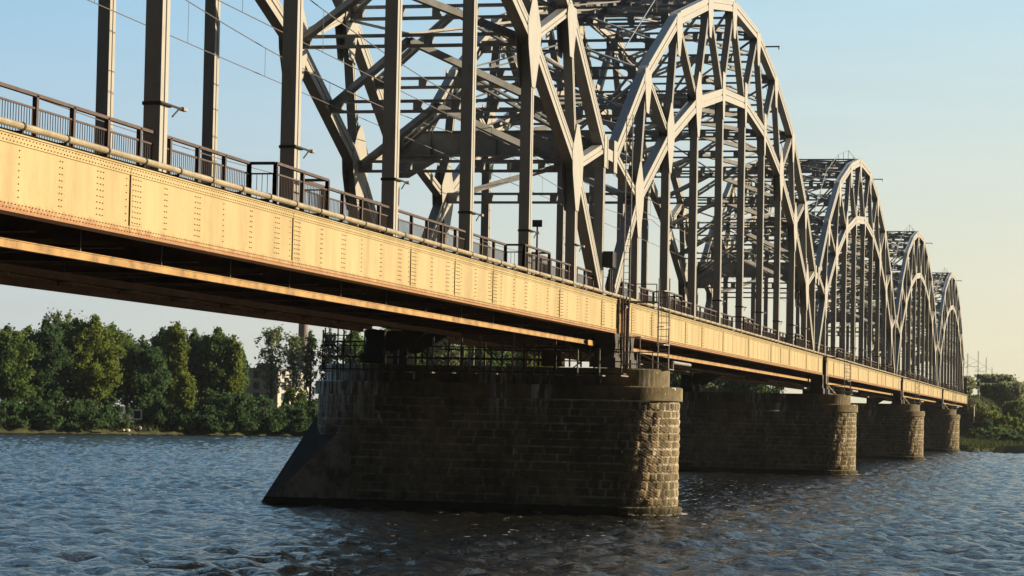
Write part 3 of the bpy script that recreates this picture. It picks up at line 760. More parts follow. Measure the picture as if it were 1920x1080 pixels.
# drain pipes and jacking frame in the gap between girders
gp = empty('gap_pipework', (-1.2, -0.7, 6.5), 'rusty vertical pipes and frames in the gap between girders over the front pier', 'pipework')
for i, (x, y, r_, m_, z1) in enumerate(((0.1, 0.0, 0.07, 'pipe', 3.3), (0.9, -0.02, 0.055, 'pipe', 3.3), (1.7, 0.05, 0.10, 'rust', 3.2), (2.3, -0.05, 0.05, 'galv', 3.5))):
    mb = MB(); mb.tube((x, y, 0.0), (x, y, z1), r_, 8); mb.build('pipe', M[m_], gp)
for z in (0.7, 1.7, 2.6):
    mb = MB(); mb.box(-0.2, 2.6, 0.12, 0.18, z, z + 0.10); mb.build('crossbar', M['rust'], gp)
mb = MB(); mb.box(0.6, 1.5, 0.03, 0.07, 1.6, 3.02); mb.build('filler_plate', M['girder'], gp)  # plate added to brighten the dark gap between the girders
cb = MB(); cb.box(-1.4, -0.6, -0.45, -0.02, 11.0, 11.7); cb.box(-1.1, -1.0, -0.3, -0.2, 9.62, 10.9); cb.box(-0.7, -0.6, -0.3, -0.2, 9.62, 10.9)
tag(cb.build('equipment_cabinet', M['black']), 'black equipment cabinet on legs at the foot of the arch joint over the front pier', 'cabinet')
for i in (1, 2, 3):
    c = MB(); c.tube((P * i - 0.2, -0.85, 9.5), (P * i - 0.2, -0.85, 7.4), 0.06, 6); c.tube((P * i - 0.2, -0.85, 7.4), (P * i + 0.1, -1.6, 6.55), 0.06, 6)
    tag(c.build('downpipe', M['pipe']), ['pale bent downpipe at the girder gap over the second pier', 'pale bent downpipe at the girder gap over the third pier', 'pale bent downpipe at the girder gap over the fourth pier'][i - 1], 'downpipe', 'downpipes at the girder gaps')

# sign on the deck
sg = empty('track_sign', (-13.3, 0.3, 9.6), 'small black board on a thin post beside the near railing', 'sign')
mb = MB(); mb.box(-0.03, 0.03, -0.03, 0.03, 0, 2.2); mb.build('post', M['black'], sg)
mb = MB(); mb.box(-0.04, -0.01, -0.2, 0.2, 2.2, 2.48); mb.build('board', M['black'], sg)

# ------------------------------------------------------------------ overhead line
def wire(name, pts, r, label, group):
    mb = MB()
    for a, b in zip(pts, pts[1:]): mb.tube(a, b, r, 5)
    return tag(mb.build(name, M['wire']), label, 'overhead wire', group)
sup = [-P * 1 + 6 + i * 44 for i in range(11)]
for Y, lab in ((2.5, 'near'), (7.0, 'far')):
    zc = 15.55 if Y < 5 else 15.9
    c = MB(); c.tube((-95, Y, zc), (395, Y, zc), 0.016, 5)
    mpts = []
    for a, b in zip(sup, sup[1:]):
        for i in range(12): t = i / 12; mpts.append((a + (b - a) * t, Y, zc + 1.55 - 4 * 0.75 * t * (1 - t)))
    for p, q in zip(mpts, mpts[1:]): c.tube(p, q, 0.018, 5)
    for i, p in enumerate(mpts):
        if i % 2 == 1: c.tube(p, (p[0], Y, zc), 0.008, 4)
    tag(c.build('overhead_line', M['wire']), 'overhead contact line with droppers above the %s track' % lab, 'overhead line', 'overhead lines above the tracks')
f1 = [(-95 + i * 10, 9.2, 13.55 - 0.35 * math.sin(math.pi * ((i * 10) % 44) / 44)) for i in range(48)]
wire('feeder_wire', f1, 0.016, 'thin sagging feeder wire strung along the far truss hangers', None)

# ------------------------------------------------------------------ water
def water():
    rng = np.random.default_rng(3)
    xs = [-75.0]
    while xs[-1] < 430:
        dist = max(30, xs[-1] + 104); xs.append(xs[-1] + max(0.20, dist * 0.0026))
    xs = np.array(xs); ys = np.arange(-62, 168, 0.27)
    X, Y = np.meshgrid(xs, ys, indexing='ij'); Z = np.zeros_like(X)
    wd = 3.6
    for i in range(70):
        lam = 10 ** rng.uniform(math.log10(0.8), math.log10(2.8)); k = 2 * math.pi / lam
        th = wd + rng.normal(0, 0.95); amp = 0.0085 * lam ** 0.6
        ph = rng.uniform(0, 6.28); step = max(0.42, 0.26)
        arg = k * (X * math.cos(th) + Y * math.sin(th)) + ph
        fade = np.clip(2.4 - (X + 104) * 0.0026 * 2.6 / lam, 0, 1)
        Z += amp * fade * (np.sin(arg) + 0.25 * np.sin(2 * arg))
    # gusty patches
    G = 0.85 + 0.2 * np.sin(X * 0.045 + 1.3 * np.sin(Y * 0.03)) * np.sin(Y * 0.06 + 0.7 * np.sin(X * 0.021))
    Z *= G
    n, m = X.shape
    V = np.stack([X, Y, Z], -1).reshape(-1, 3)
    idx = np.arange(n * m).reshape(n, m)
    F = np.stack([idx[:-1, :-1], idx[1:, :-1], idx[1:, 1:], idx[:-1, 1:]], -1).reshape(-1, 4)
    me = bpy.data.meshes.new('river_water'); me.vertices.add(len(V)); me.vertices.foreach_set('co', V.ravel())
    me.loops.add(F.size); me.loops.foreach_set('vertex_index', F.ravel()); me.polygons.add(len(F))
    me.polygons.foreach_set('loop_start', np.arange(0, F.size, 4)); me.polygons.foreach_set('loop_total', np.full(len(F), 4))
    me.polygons.foreach_set('use_smooth', np.ones(len(F), bool)); me.update(); me.validate()
    me.materials.append(M['water']); o = bpy.data.objects.new('river_water', me); col.objects.link(o); tag(o, kind='structure')
    mb = MB()
    for a, b, c, d in ((-400, -75, -900, 900), (-75, 700, -900, -62), (-75, 700, 168, 900), (430, 700, -62, 168)):
        mb.add([(a, c, -0.01), (b, c, -0.01), (b, d, -0.01), (a, d, -0.01)], [(0, 1, 2, 3)])
    tag(mb.build('river_water', M['water']), kind='structure')
water()

# ------------------------------------------------------------------ land beyond the river
SH = [(-250, 420), (40, 218), (150, 155), (202, 126), (228, 112.5), (251, 98.6), (285, 80), (318, 58), (334, 30), (336, 12), (300, 6), (272, -1), (268, -5), (278, -9), (298, -12.5), (335, -24), (380, -60), (420, -140), (470, -900)]
SHA = np.array(SH, float)
def shore_dist(X, Y):
    """signed distance, positive on land (to the right-hand / far side of the polyline)"""
    D = np.full(X.shape, 1e9); Sg = np.ones(X.shape)
    for (ax, ay), (bx, by) in zip(SH, SH[1:]):
        dx, dy = bx - ax, by - ay; L2 = dx * dx + dy * dy
        t = np.clip(((X - ax) * dx + (Y - ay) * dy) / L2, 0, 1); px, py = ax + t * dx, ay + t * dy
        d = np.hypot(X - px, Y - py); s = np.sign(-( (X - ax) * -dy + (Y - ay) * dx)); s = -s
        u = d < D - 1e-9; D = np.where(u, d, D); Sg = np.where(u, np.where(((bx - ax) * (Y - ay) - (by - ay) * (X - ax)) > 0, 1, -1), Sg)
    return D * Sg
def sm(a, b, x): t = np.clip((x - a) / (b - a), 0, 1); return t * t * (3 - 2 * t)
def land_h(X, Y):
    d = shore_dist(X, Y)
    h = -1.2 + 2.0 * sm(-1.5, 0.8, d) + 0.7 * sm(2, 14, d) + 1.2 * sm(20, 90, d)
    # railway embankment carrying on from the last span
    yc = 4.8 - 0.00055 * np.maximum(X - 360, 0) ** 2
    e = 1 - sm(6.0, 17.5, np.abs(Y - yc) + 0 * X)
    h = h + np.maximum(9.4 - h, 0) * e * sm(345, 353, X)
    h += 0.18 * np.sin(X * 0.31 + Y * 0.17) * np.sin(Y * 0.23 - X * 0.11) * sm(0, 5, d)
    return h
def build_land():
    xs = np.unique(np.concatenate([np.arange(-260, 120, 12.0), np.arange(120, 470, 2.2), np.arange(470, 1500, 25)]))
    ys = np.unique(np.concatenate([np.arange(-900, -60, 30.0), np.arange(-60, 30, 1.6), np.arange(30, 180, 2.2), np.arange(180, 900, 25)]))
    X, Y = np.meshgrid(xs, ys, indexing='ij'); Z = land_h(X, Y); n, m = X.shape
    V = np.stack([X, Y, Z], -1).reshape(-1, 3); F = []
    idx = np.arange(n * m).reshape(n, m); keep = (Z[:-1, :-1] > -1.15) | (Z[1:, 1:] > -1.15) | (Z[1:, :-1] > -1.15) | (Z[:-1, 1:] > -1.15)
    F = np.stack([idx[:-1, :-1], idx[1:, :-1], idx[1:, 1:], idx[:-1, 1:]], -1)[keep]
    used = np.unique(F); remap = -np.ones(n * m, int); remap[used] = np.arange(len(used))
    me = bpy.data.meshes.new('ground'); me.from_pydata(V[used].tolist(), [], remap[F].tolist()); me.materials.append(M['land'])
    me.polygons.foreach_set('use_smooth', [True] * len(me.polygons)); me.update()
    o = bpy.data.objects.new('ground', me); col.objects.link(o); tag(o, kind='structure')
build_land()
def gz(x, y): return float(land_h(np.array([float(x)]), np.array([float(y)]))[0])

def at(px, dist):
    """point on the ground plan lying on the sight line of image column px (row 790) at a given distance"""
    v = fwd + r2 * ((px - 960) / F_PX) - u2 * ((790 - 540) / F_PX); v = Vector((v.x, v.y, 0)).normalized()
    return CAM.x + v.x * dist, CAM.y + v.y * dist
def shore_at(px):
    ds = np.arange(290.0, 620.0, 0.5); p = [at(px, d) for d in ds]
    h = land_h(np.array([q[0] for q in p]), np.array([q[1] for q in p])); k = np.argmax(h > 0.45)
    return float(ds[k]) if h.max() > 0.45 else 620.0
def top_z(px, py, dist):
    v = fwd + r2 * ((px - 960) / F_PX) - u2 * ((py - 540) / F_PX); return CAM.z + v.z / math.hypot(v.x, v.y) * dist

# ------------------------------------------------------------------ trees
def tree(px, py, wpx, dist, kind, leafmat, label, cat='tree', seed=0, dens=1.0, group=None):
    rnd = random.Random(seed * 7 + 1); rg = np.random.default_rng(seed + 100)
    if px < 1500: dist = shore_at(px) + max(1.0, dist - 325) if px < 1100 else max(dist, shore_at(px) + 8)
    x, y = at(px, dist); z0 = gz(x, y); H = max(2.5, top_z(px, py, dist) - z0); Wd = wpx * dist / F_PX * (1.22 if kind in ('broad', 'bush') else 1.0)
    root = empty({'poplar': 'poplar_tree', 'broad': 'broadleaf_tree', 'bush': 'bush', 'sparse': 'poplar_tree'}[kind], (x, y, z0), label, cat, group)
    tb = MB(); lobes = []
    Rr = Wd / 2
    if kind != 'bush':
        bend = [rnd.uniform(-0.25, 0.25) for _ in range(2)]
        tp = [(bend[0] * math.sin(t * 3), bend[1] * math.sin(t * 2.5), H * 0.93 * t) for t in [i / 6 for i in range(7)]]
        r0 = 0.016 * H + 0.05
        for i in range(6): tb.cone(tp[i], tp[i + 1], r0 * (1 - i / 6.4), r0 * (1 - (i + 1) / 6.4), 7)
        nb = 44 if kind == 'sparse' else 62
        for i in range(nb):
            t = rnd.uniform(0.22, 0.95); a = rnd.uniform(0, 6.283)
            if kind == 'broad': prof = math.sin(min(1, (t - 0.05) / 0.95) * math.pi) ** 0.6 * (1 if t > 0.3 else 0.8)
            elif kind == 'poplar': prof = 0.95 * (1 - t) ** 0.55 * (0.6 + t)
            else: prof = 0.35 + 0.65 * math.sin(min(1, t) * math.pi)
            L = Rr * prof * rnd.uniform(0.55, 1.0); rise = L * (0.6 if kind == 'broad' else 1.7) + 0.3
            b0 = (bend[0] * math.sin(t * 3), bend[1] * math.sin(t * 2.5), H * 0.90 * t * 0.92)
            b1 = (b0[0] + L * math.cos(a), b0[1] + L * math.sin(a), min(H * (0.97 - 0.28 * rnd.random() * L / Rr), b0[2] + rise))
            tb.cone(b0, b1, r0 * 0.32 * (1.1 - t) + 0.015, 0.012, 5)
            rl = (0.16 if kind == 'sparse' else 0.21) * Rr * rnd.uniform(0.6, 1.1) + 0.25
            lobes.append((b1, rl, rl * (1.0 if kind == 'broad' else 1.5)))
            bm_ = tuple(b0[j] * 0.45 + b1[j] * 0.55 for j in range(3)); lobes.append((bm_, rl * 0.8, rl * 1.0))
        for j in range(9):
            q = rnd.uniform(0, 0.42) * Rr; a = rnd.uniform(0, 6.28); zz = H * (0.95 - 0.13 * q / (0.42 * Rr) - rnd.uniform(0, 0.07)); lobes.append(((q * math.cos(a), q * math.sin(a), zz), rnd.uniform(0.07, 0.14) * Rr + 0.12, rnd.uniform(0.03, 0.055) * H))
        for j in range(3): lobes.append(((tp[4][0] + rnd.uniform(-.3, .3) * Rr, tp[4][1] + rnd.uniform(-.3, .3) * Rr, H * rnd.uniform(.55, .85)), 0.4 * Rr, 0.12 * H))
        if kind == 'broad' or kind == 'poplar':
            for j in range(22):
                a = rnd.uniform(0, 6.28); q = rnd.uniform(0.3, 0.95) * Rr; lobes.append(((q * math.cos(a), q * math.sin(a), H * rnd.uniform(0.05, 0.55)), rnd.uniform(0.2, 0.36) * Rr, 0.07 * H))
    else:
        for i in range(5): a = i * 1.3; tb.cone((0, 0, 0), (Rr * 0.5 * math.cos(a), Rr * 0.5 * math.sin(a), H * 0.7), 0.06, 0.015, 5)
        for i in range(46):
            a = rnd.uniform(0, 6.28); q = Rr * math.sqrt(rnd.random()) * 1.05; zz = H * rnd.uniform(0.05, 0.86) * (1 - 0.3 * (q / Rr) ** 2) * rnd.uniform(0.7, 1.1)
            lobes.append(((q * math.cos(a), q * math.sin(a), zz), rnd.uniform(0.12, 0.24) * Rr + 0.1, rnd.uniform(0.07, 0.15) * H))
    tb.build('trunk', M['bark'], root)
    # leaves: small folded quads around the lobes
    sz = 0.15 + 0.0003 * dist; V = []; per = {'broad': 150, 'poplar': 150, 'bush': 170, 'sparse': 34}[kind] * dens
    for (c, rl, rz) in lobes:
        n = int(per * (0.5 + rl * rl * 0.55)); n = min(n, 520)
        d = rg.normal(size=(n, 3)); d /= np.linalg.norm(d, axis=1)[:, None]; rad = rg.random(n) ** 0.6 * rg.choice([0.8, 1.0, 1.25, 1.7], n, p=[0.3, 0.35, 0.25, 0.1])
        p = np.array(c) + d * rad[:, None] * np.array([rl, rl, rz]); p = p[(p[:, 2] > 0.02) & (p[:, 2] < H * 1.01)]; n = len(p)
        a = rg.normal(size=(n, 3)); a /= np.linalg.norm(a, axis=1)[:, None]; b = np.cross(a, rg.normal(size=(n, 3))); b /= np.linalg.norm(b, axis=1)[:, None]
        s = sz * rg.uniform(0.5, 1.3, n)[:, None]; V.append(np.stack([p - a * s, p - b * s * 0.6, p + a * s, p + b * s * 0.6], 1))
    V = np.concatenate(V); n = len(V); V = V.reshape(-1, 3)
    me = bpy.data.meshes.new('crown'); me.from_pydata(V.tolist(), [], [(4 * i, 4 * i + 1, 4 * i + 2, 4 * i + 3) for i in range(n)])
    me.materials.append(M[leafmat]); o = bpy.data.objects.new('crown', me); col.objects.link(o); o.parent = root
    return root

LB = 'trees on the left bank'
TREES = [
 (8, 602, 85, 336, 'broad', 'leaf_green', 'round green tree cut by the left edge of the picture'),
 (48, 600, 75, 342, 'broad', 'leaf_yellow', 'yellow-tinged tree second from the left edge, slightly lower than its neighbours'),
 (80, 592, 80, 336, 'broad', 'leaf_dark', 'dark green tree left of the tallest loose crown on the left bank'),
 (104, 573, 78, 345, 'sparse', 'leaf_grey', 'tallest loose grey-green crown near the left end of the bank, sky showing through'),
 (138, 577, 80, 338, 'broad', 'leaf_green', 'tall full green tree between the loose crown and the bright yellow-green one'),
 (172, 584, 90, 334, 'broad', 'leaf_yellow', 'wide bright yellow-green tree with sunlit side, left of the gap with slender trees'),
 (205, 597, 75, 342, 'broad', 'leaf_green', 'green tree at the right shoulder of the tall left clump'),
 (238, 618, 46, 350, 'sparse', 'leaf_grey', 'slender pale see-through tree in the dip left of the dark opening'),
 (262, 622, 40, 352, 'sparse', 'leaf_grey', 'second slender see-through tree, right beside the dip above the white framed board'),
 (270, 634, 70, 338, 'broad', 'leaf_dark', 'dark low-crowned tree directly above the white framed board'),
 (298, 606, 62, 345, 'broad', 'leaf_dark', 'dark pointed tree just left of the tall yellow-green poplar'),
 (326, 594, 62, 338, 'poplar', 'leaf_yellow', 'tall yellow-green poplar, highest in the middle of the left bank'),
 (362, 611, 66, 344, 'broad', 'leaf_green', 'rounded mid-green tree right of the tall yellow-green poplar'),
 (402, 603, 72, 338, 'broad', 'leaf_green', 'tall green tree with feathery top left of the narrow yellow poplar'),
 (434, 625, 56, 334, 'poplar', 'leaf_yellow', 'narrow cone-shaped yellow poplar left of the pale building'),
 (452, 650, 34, 342, 'sparse', 'leaf_dark', 'small leaning dark tree touching the left side of the pale building'),
 (344, 700, 44, 326, 'poplar', 'leaf_yellow', 'small sunlit yellow tree standing in front of the dark trees mid bank'),
 (508, 602, 66, 350, 'sparse', 'leaf_grey', 'open poplar with bare upward branches in front of the pale building'),
 (546, 612, 40, 352, 'sparse', 'leaf_grey', 'thin dead-looking poplar just left of the tall chimney'),
 (578, 606, 38, 346, 'sparse', 'leaf_green', 'narrow poplar just right of the tall chimney'),
 (614, 600, 42, 342, 'sparse', 'leaf_dark', 'dark poplar behind the left end of the pier scaffold'),
 (660, 602, 70, 338, 'broad', 'leaf_green', 'green tree seen through the tall left end frame of the scaffold'),
 (730, 600, 90, 338, 'broad', 'leaf_green', 'green tree hidden mostly by the far bearing on the front pier'),
 (815, 610, 90, 338, 'broad', 'leaf_grey', 'greyish tree seen in the gap left of the scaffold middle'),
 (900, 620, 100, 338, 'broad', 'leaf_green', 'green tree seen through the middle of the scaffold'),
 (985, 640, 90, 338, 'broad', 'leaf_yellow', 'light green tree seen through the right half of the scaffold'),
 (1272, 680, 60, 415, 'broad', 'leaf_green', 'green tree showing just right of the front pier cap under the deck'),
 (1330, 690, 80, 420, 'broad', 'leaf_grey', 'pale tree glimpsed between deck and second pier, left part'),
 (1400, 690, 90, 420, 'broad', 'leaf_green', 'green tree glimpsed between deck and second pier, right part'),
]
for i, (px, py, w, dist, kind, lm, lab) in enumerate(TREES):
    tree(px, py, w, dist, kind, lm, lab, 'tree', i + 1, 1.0, LB)
BUSH = [
 (20, 735, 90, 329, 'leaf_dark', 'dark thicket at the waterline, leftmost under the trees'),
 (85, 740, 90, 329, 'leaf_dark', 'dark thicket at the waterline, second from the left edge'),
 (150, 735, 95, 329, 'leaf_dark', 'dark thicket below the bright yellow-green tree'),
 (205, 745, 60, 329, 'leaf_dark', 'dark thicket just left of the white framed board'),
 (310, 745, 74, 329, 'leaf_dark', 'dark thicket just right of the white framed board'),
 (370, 735, 90, 327, 'leaf_dark', 'dark thicket below and right of the small yellow tree'),
 (425, 715, 90, 326, 'leaf_dark', 'large dark green thicket under the narrow yellow poplar'),
 (480, 728, 80, 325, 'leaf_dark', 'dark green thicket below the pale building'),
 (530, 742, 80, 324, 'leaf_dark', 'dark green thicket below the open poplar'),
 (580, 738, 80, 323, 'leaf_green', 'green thicket touching the left side of the front pier'),
 (555, 715, 40, 334, 'leaf_yellow', 'small golden sunlit bush below the tall chimney'),
 (640, 720, 90, 323, 'leaf_green', 'green thicket behind the left end of the front pier'),
]
for i, (px, py, w, dist, lm, lab) in enumerate(BUSH): tree(px, py, w, dist, 'bush', lm, lab, 'bush', 50 + i, 1.3, 'bushes along the left waterline')
RT = [
 (1810, 706, 22, 480, 'broad', 'leaf_hazed', 'dark tree right against the far end of the bridge'),
 (1852, 720, 34, 505, 'broad', 'leaf_hazed', 'small hazy tree on the hill just right of the signal'),
 (1870, 703, 56, 510, 'broad', 'leaf_hazed', 'hazy tree with the highest crown on the hill at the right'),
 (1892, 716, 50, 505, 'broad', 'leaf_hazed', 'hazy round tree right of the highest crown on the right hill'),
 (1918, 716, 26, 520, 'broad', 'leaf_hazed', 'tree cut by the right edge of the picture'),
 (1908, 752, 40, 480, 'broad', 'leaf_green', 'low dark tree below the hill trees near the right edge'),
]
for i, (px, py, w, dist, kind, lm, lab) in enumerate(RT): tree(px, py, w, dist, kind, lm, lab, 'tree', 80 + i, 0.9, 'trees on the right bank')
RB = [  # yellow leaves put the slope's sunlit brightness into the bush colour
 (1832, 742, 26, 452, 'leaf_yellow', 'low sunlit-yellow bush at the top of the embankment beside the bridge end'),
 (1852, 748, 30, 450, 'leaf_yellow', 'yellow-green bush on the embankment crest below the signal'),
 (1875, 762, 34, 447, 'leaf_yellow', 'sunlit bush half way down the embankment crest'),
 (1898, 778, 34, 445, 'leaf_yellow', 'bright bush low on the embankment slope near the right edge'),
 (1850, 776, 16, 440, 'leaf_dark', 'dark bush in the middle of the embankment slope'),
 (1880, 797, 40, 432, 'leaf_green', 'green bush at the foot of the embankment'),
 (1915, 800, 34, 430, 'leaf_dark', 'green bush at the foot of the embankment cut by the right edge'),
 (1835, 824, 40, 412, 'leaf_dark', 'low bush by the water in front of the abutment'),
 (1885, 828, 60, 410, 'leaf_dark', 'wide low bush by the water below the embankment'),
]
for i, (px, py, w, dist, lm, lab) in enumerate(RB): tree(px, py, w, dist, 'bush', lm, lab, 'bush', 95 + i, 1.0, 'bushes on the right bank')

# grass and reeds along the banks
def grass():
    rg = np.random.default_rng(9); V = []
    for (ax, ay), (bx, by) in list(zip(SH, SH[1:]))[1:16]:
        L = math.hypot(bx - ax, by - ay); n = int(L * 45); t = rg.random(n); off_ = rg.uniform(0.3, 9, n)
        nx_, ny_ = -(by - ay) / L, (bx - ax) / L
        X = ax + (bx - ax) * t + nx_ * off_; Y = ay + (by - ay) * t + ny_ * off_; Z = land_h(X, Y)
        h = rg.uniform(0.25, 1.1, n); w = rg.uniform(0.06, 0.16, n); a = rg.uniform(0, 3.14, n); lx = rg.normal(0, 0.2, n); ly = rg.normal(0, 0.2, n)
        V.append(np.stack([np.stack([X - w * np.cos(a), Y - w * np.sin(a), Z - 0.05], 1), np.stack([X + w * np.cos(a), Y + w * np.sin(a), Z - 0.05], 1), np.stack([X + lx, Y + ly, Z + h], 1)], 1))
    n = 16000; X = rg.uniform(300, 420, n); Y = rg.uniform(-45, 0, n); Z = land_h(X, Y); ok = Z > 0.5; X, Y, Z = X[ok], Y[ok], Z[ok]; n = len(X)
    h = rg.uniform(0.2, 0.8, n); w = rg.uniform(0.08, 0.22, n); a = rg.uniform(0, 3.14, n)
    V.append(np.stack([np.stack([X - w * np.cos(a), Y - w * np.sin(a), Z - 0.05], 1), np.stack([X + w * np.cos(a), Y + w * np.sin(a), Z - 0.05], 1), np.stack([X, Y, Z + h], 1)], 1))
    V = np.concatenate(V); n = len(V)
    me = bpy.data.meshes.new('grass'); me.from_pydata(V.reshape(-1, 3).tolist(), [], [(3 * i, 3 * i + 1, 3 * i + 2) for i in range(n)])
    me.materials.append(M['grass']); o = bpy.data.objects.new('grass', me); col.objects.link(o)
    tag(o, 'tall green grass along the water edge and embankment', 'grass', kind='stuff')
grass()

# ------------------------------------------------------------------ abutment
ab = empty('bridge_abutment', (P * 4, 0, 0), 'dark stone abutment under the far end of the bridge', 'abutment')
mb = MB(); mb.box(-2.2, 6, -3.2, 13, -0.5, 6.5); mb.build('wall', M['capstone'], ab)
mb = MB(); mb.box(-2.4, 0.6, -3.6, -3.2, 5.9, 6.5); mb.box(2.0, 6, -1.2, 11, 6.5, 9.4); mb.build('coping', M['capstone'], ab)
wb = MB(); wb.box(-3.0, -1.5, -7.2, -3.7, 0.5, 5.2); wb.box(-3.2, -1.3, -7.5, -3.7, 5.2, 5.5)
tag(wb.build('retaining_wall', M['capstone'], loc=(P * 4, 0, 0)), 'low dark stone wall beside the abutment at the foot of the embankment', 'wall')

# ------------------------------------------------------------------ masts and signal beyond the bridge
def mast(px, py, dist, label):
    x, y = at(px, dist); z0 = gz(x, y); zt = top_z(px, py, dist)
    r = empty('catenary_mast', (x, y, z0), label, 'mast', 'catenary masts beyond the bridge')
    mb = MB(); h = zt - z0
    for sx in (-0.12, 0.12):
        for sy in (-0.12, 0.12): mb.bar((sx, sy, 0), (sx * 0.5, sy * 0.5, h), 0.05, 0.05)
    k = 0
    while k * 0.9 < h - 0.9: mb.bar((-0.1, -0.12, k * 0.9), (0.1, 0.12, k * 0.9 + 0.9), 0.035, 0.035); mb.bar((0.1, -0.12, k * 0.9), (-0.1, 0.12, k * 0.9 + 0.9), 0.035, 0.035); k += 1
    mb.build('mast_pole', M['galv'], r)
    mb = MB(); zz = h * 0.68; mb.bar((0, 0, zz), (0.3, 2.6, zz), 0.06, 0.06); mb.bar((0, 0, zz + 1.2), (0.3, 2.4, zz + 0.05), 0.04, 0.04); mb.build('bracket_arm', M['galv'], r)
for px, py, d, lab in ((1813, 662, 470, 'catenary mast nearest the far end of the bridge, first of the row'), (1833, 658, 500, 'tallest catenary mast, second of the row beyond the bridge'), (1848, 670, 530, 'catenary mast third of the row beyond the bridge'),
                       (1859, 689, 560, 'catenary mast fourth of the row, behind the hill trees'), (1869, 698, 590, 'catenary mast fifth of the row, just over the hill trees'), (1881, 705, 620, 'catenary mast sixth of the row beyond the bridge'),
                       (1900, 712, 650, 'short catenary mast seventh of the row'), (1911, 715, 680, 'shortest catenary mast at the end of the row near the right edge')):
    mast(px, py, d, lab)
pp_ = [at(1809, 460), at(1833, 500), at(1848, 530), at(1859, 560), at(1881, 620), at(1911, 680)]; zz_ = [15.9, 15.6, 15.3, 15, 14.6, 14.2]
for dz, lab in ((0, 'lower wire of the line curving right beyond the bridge'), (1.6, 'upper wire of the line curving right beyond the bridge')):
    wire('curving_wire', [(p[0], p[1], z + dz) for p, z in zip(pp_, zz_)], 0.03, lab, 'wires beyond the bridge')
x, y = at(1835, 462)
sgn = empty('railway_signal', (x, y, 9.3), 'railway signal post with two black lamp boxes on the embankment', 'signal')
mb = MB(); mb.tube((0, 0, -0.6), (0, 0, 4.6), 0.08, 8); mb.build('post', M['galv'], sgn)
for z in (2.4, 3.8):
    mb = MB(); mb.box(-0.3, -0.05, -0.1, 0.4, z - 0.1, z + 0.75); mb.build('lamp_box', M['black'], sgn)
x, y = at(1826, 446); pb = MB(); pb.tube((0, 0, 0), (0, 0, 3.2), 0.12, 8); pb.box(-0.2, 0.2, -0.25, 0.25, 3.2, 3.45)
tag(pb.build('marker_post', M['white'], loc=(x, y, 4.5)), 'pale post with flat head above the abutment', 'post')

# ------------------------------------------------------------------ building and chimney beyond the left bank
x, y = at(492, 450)
ang = math.atan2(y - CAM.y, x - CAM.x)
bd = empty('apartment_building', (x, y, 2.8), 'pale flat-roofed apartment building behind the open poplar on the left bank', 'building', None, ang - R(30))
H = top_z(475, 694, 450) - 2.8
mb = MB(); mb.box(-5, 7, -6, 6, 0, H); mb.build('wall', M['render_wall'], bd)
mb = MB(); mb.box(-5.3, 7.3, -6.3, 6.3, H, H + 0.35); mb.box(1, 3, -2, 2, H + 0.35, H + 1.4); mb.build('roof', M['roofing'], bd)
for fl in range(4):
    z = 0.9 + fl * (H - 0.4) / 4
    for yy in (-4.2, -1.4, 1.4, 4.2):
        mb = MB(); mb.box(-5.06, -4.98, yy - 0.7, yy + 0.7, z, z + 1.4); mb.build('window', M['glass'], bd)
    for xx in (-3, 0, 3, 5.5):
        mb = MB(); mb.box(xx - 0.6, xx + 0.6, -6.06, -5.98, z, z + 1.4); mb.build('window', M['glass'], bd)
x, y = at(564, 600)
ch = MB(); ch.cone((0, 0, 0), (0, 0, 46), 1.5, 0.9, 20); ch.cone((0, 0, 46), (0, 0, 46.8), 1.1, 1.1, 20)
tag(ch.build('tall_chimney', M['brick'], smooth=True, loc=(x, y, 2.5)), 'tall tapering brick chimney behind the thin poplars left of the pier', 'chimney')

# ------------------------------------------------------------------ framed board and stones on the left shore
x, y = at(257, shore_at(257) + 0.8); z = gz(x, y)
fb_ = empty('framed_board', (x, y, z), 'square white-framed dark board on a short post above the left shore', 'sign board', None, math.atan2(y - CAM.y, x - CAM.x))
mb = MB()
mb.box(-0.05, 0.05, -0.68, -0.50, 1.35, 2.85); mb.box(-0.05, 0.05, 0.50, 0.68, 1.35, 2.85); mb.box(-0.05, 0.05, -0.5, 0.5, 2.67, 2.85); mb.box(-0.05, 0.05, -0.5, 0.5, 1.35, 1.53)
mb.build('frame', M['white'], fb_)
mb = MB(); mb.box(0.0, 0.04, -0.5, 0.5, 1.53, 2.67); mb.build('board', M['black'], fb_)
mb = MB(); mb.box(-0.03, 0.07, -0.3, -0.2, -0.3, 1.35); mb.box(-0.03, 0.07, 0.2, 0.3, -0.3, 1.35); mb.build('post', M['black'], fb_)
import bmesh
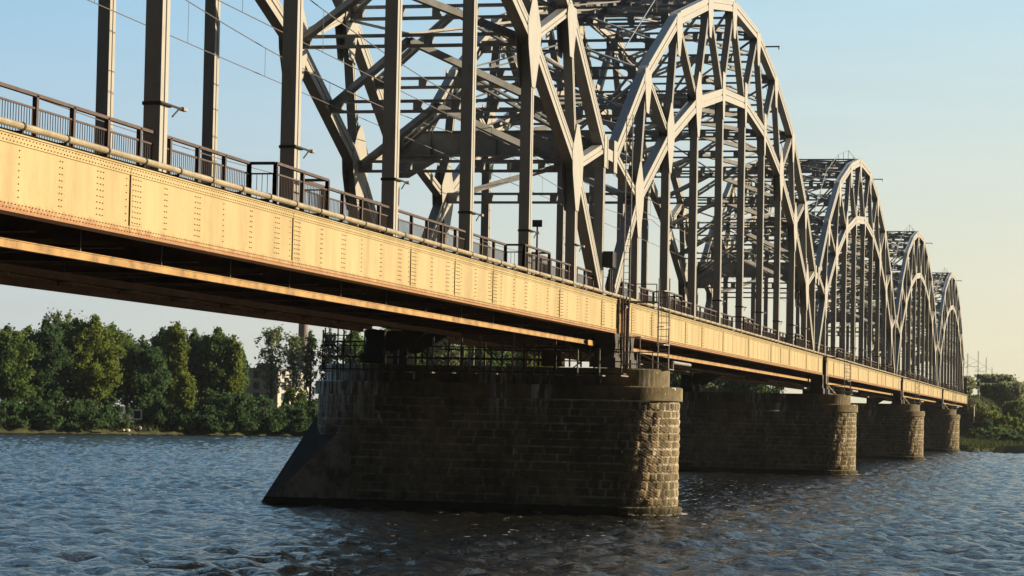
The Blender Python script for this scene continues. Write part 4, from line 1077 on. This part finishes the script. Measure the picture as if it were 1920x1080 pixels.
for i, (px, d, s, lab) in enumerate(((232, 324.5, 0.22, 'small white stone at the waterline left of the framed board'), (241, 324.5, 0.3, 'larger white stone at the waterline left of the framed board'), (262, 325.5, 0.35, 'pale boulder just below the white framed board'), (281, 324.5, 0.3, 'greyish boulder at the waterline right of the framed board'))):
    x, y = at(px, shore_at(px) + d - 324.5); bm = bmesh.new(); bmesh.ops.create_icosphere(bm, subdivisions=2, radius=s)
    rr = random.Random(i)
    for v in bm.verts: v.co *= rr.uniform(0.8, 1.15); v.co.z *= 0.75
    me = bpy.data.meshes.new('shore_stone'); bm.to_mesh(me); bm.free(); me.materials.append(M['white'] if i < 3 else M['gravel'])
    o = bpy.data.objects.new('shore_stone', me); col.objects.link(o); o.location = (x, y, gz(x, y) + s * 0.4); tag(o, lab, 'stone', 'stones on the left shore')

# ------------------------------------------------------------------ evening haze
hz = MB(); hz.box(-330, 1450, -860, 860, -3.0, 62.0)
hm = bpy.data.materials.new("evening_haze"); hm.use_nodes = True; hn = hm.node_tree.nodes; hn.clear()
ho = hn.new("ShaderNodeOutputMaterial"); pv = hn.new("ShaderNodeVolumePrincipled")
pv.inputs["Color"].default_value = (0.80, 0.90, 1.0, 1); pv.inputs["Density"].default_value = 0.00006; pv.inputs["Anisotropy"].default_value = 0.3
hm.node_tree.links.new(pv.outputs[0], ho.inputs["Volume"])
tag(hz.build('haze', hm), 'thin pale evening haze over the river', 'haze', kind='stuff')

# froth flecks round the piers, plus white sun sparkles painted on the water
def foam_glints():
    rg = np.random.default_rng(21); mb = MB()
    for k in range(4):
        for i in range(90):
            a = rg.uniform(0.2, math.pi + 0.2); r = 2.42 + abs(rg.normal(0, 0.12)); x = k * P - r * math.cos(a); y = -1.1 - r * math.sin(a)
            n = 6; w = rg.uniform(0.03, 0.12); l = rg.uniform(0.05, 0.22); t = a + rg.normal(0, 0.5); z = 0.06 + rg.uniform(0, 0.05)
            pts = [(x + l * math.cos(q) * math.sin(t) + w * math.sin(q) * math.cos(t), y - l * math.cos(q) * math.cos(t) + w * math.sin(q) * math.sin(t), z + rg.uniform(0, 0.02)) for q in np.linspace(0, 5.4, n)]
            mb.add(pts, [tuple(range(n))])
    for i in range(260):
        x = rg.uniform(-30, 60); y = rg.uniform(-9, 6); w = rg.uniform(0.02, 0.05); l = rg.uniform(0.04, 0.16); z = 0.10
        pts = [(x + w * math.cos(q), y + l * math.sin(q), z + rg.uniform(0, 0.03)) for q in np.linspace(0, 5.2, 6)]; mb.add(pts, [tuple(range(6))])
    tag(mb.build('foam_glints', M['white']), 'small white froth flecks and painted sun sparkles on the water round the piers', 'foam_glints', kind='stuff')
foam_glints()
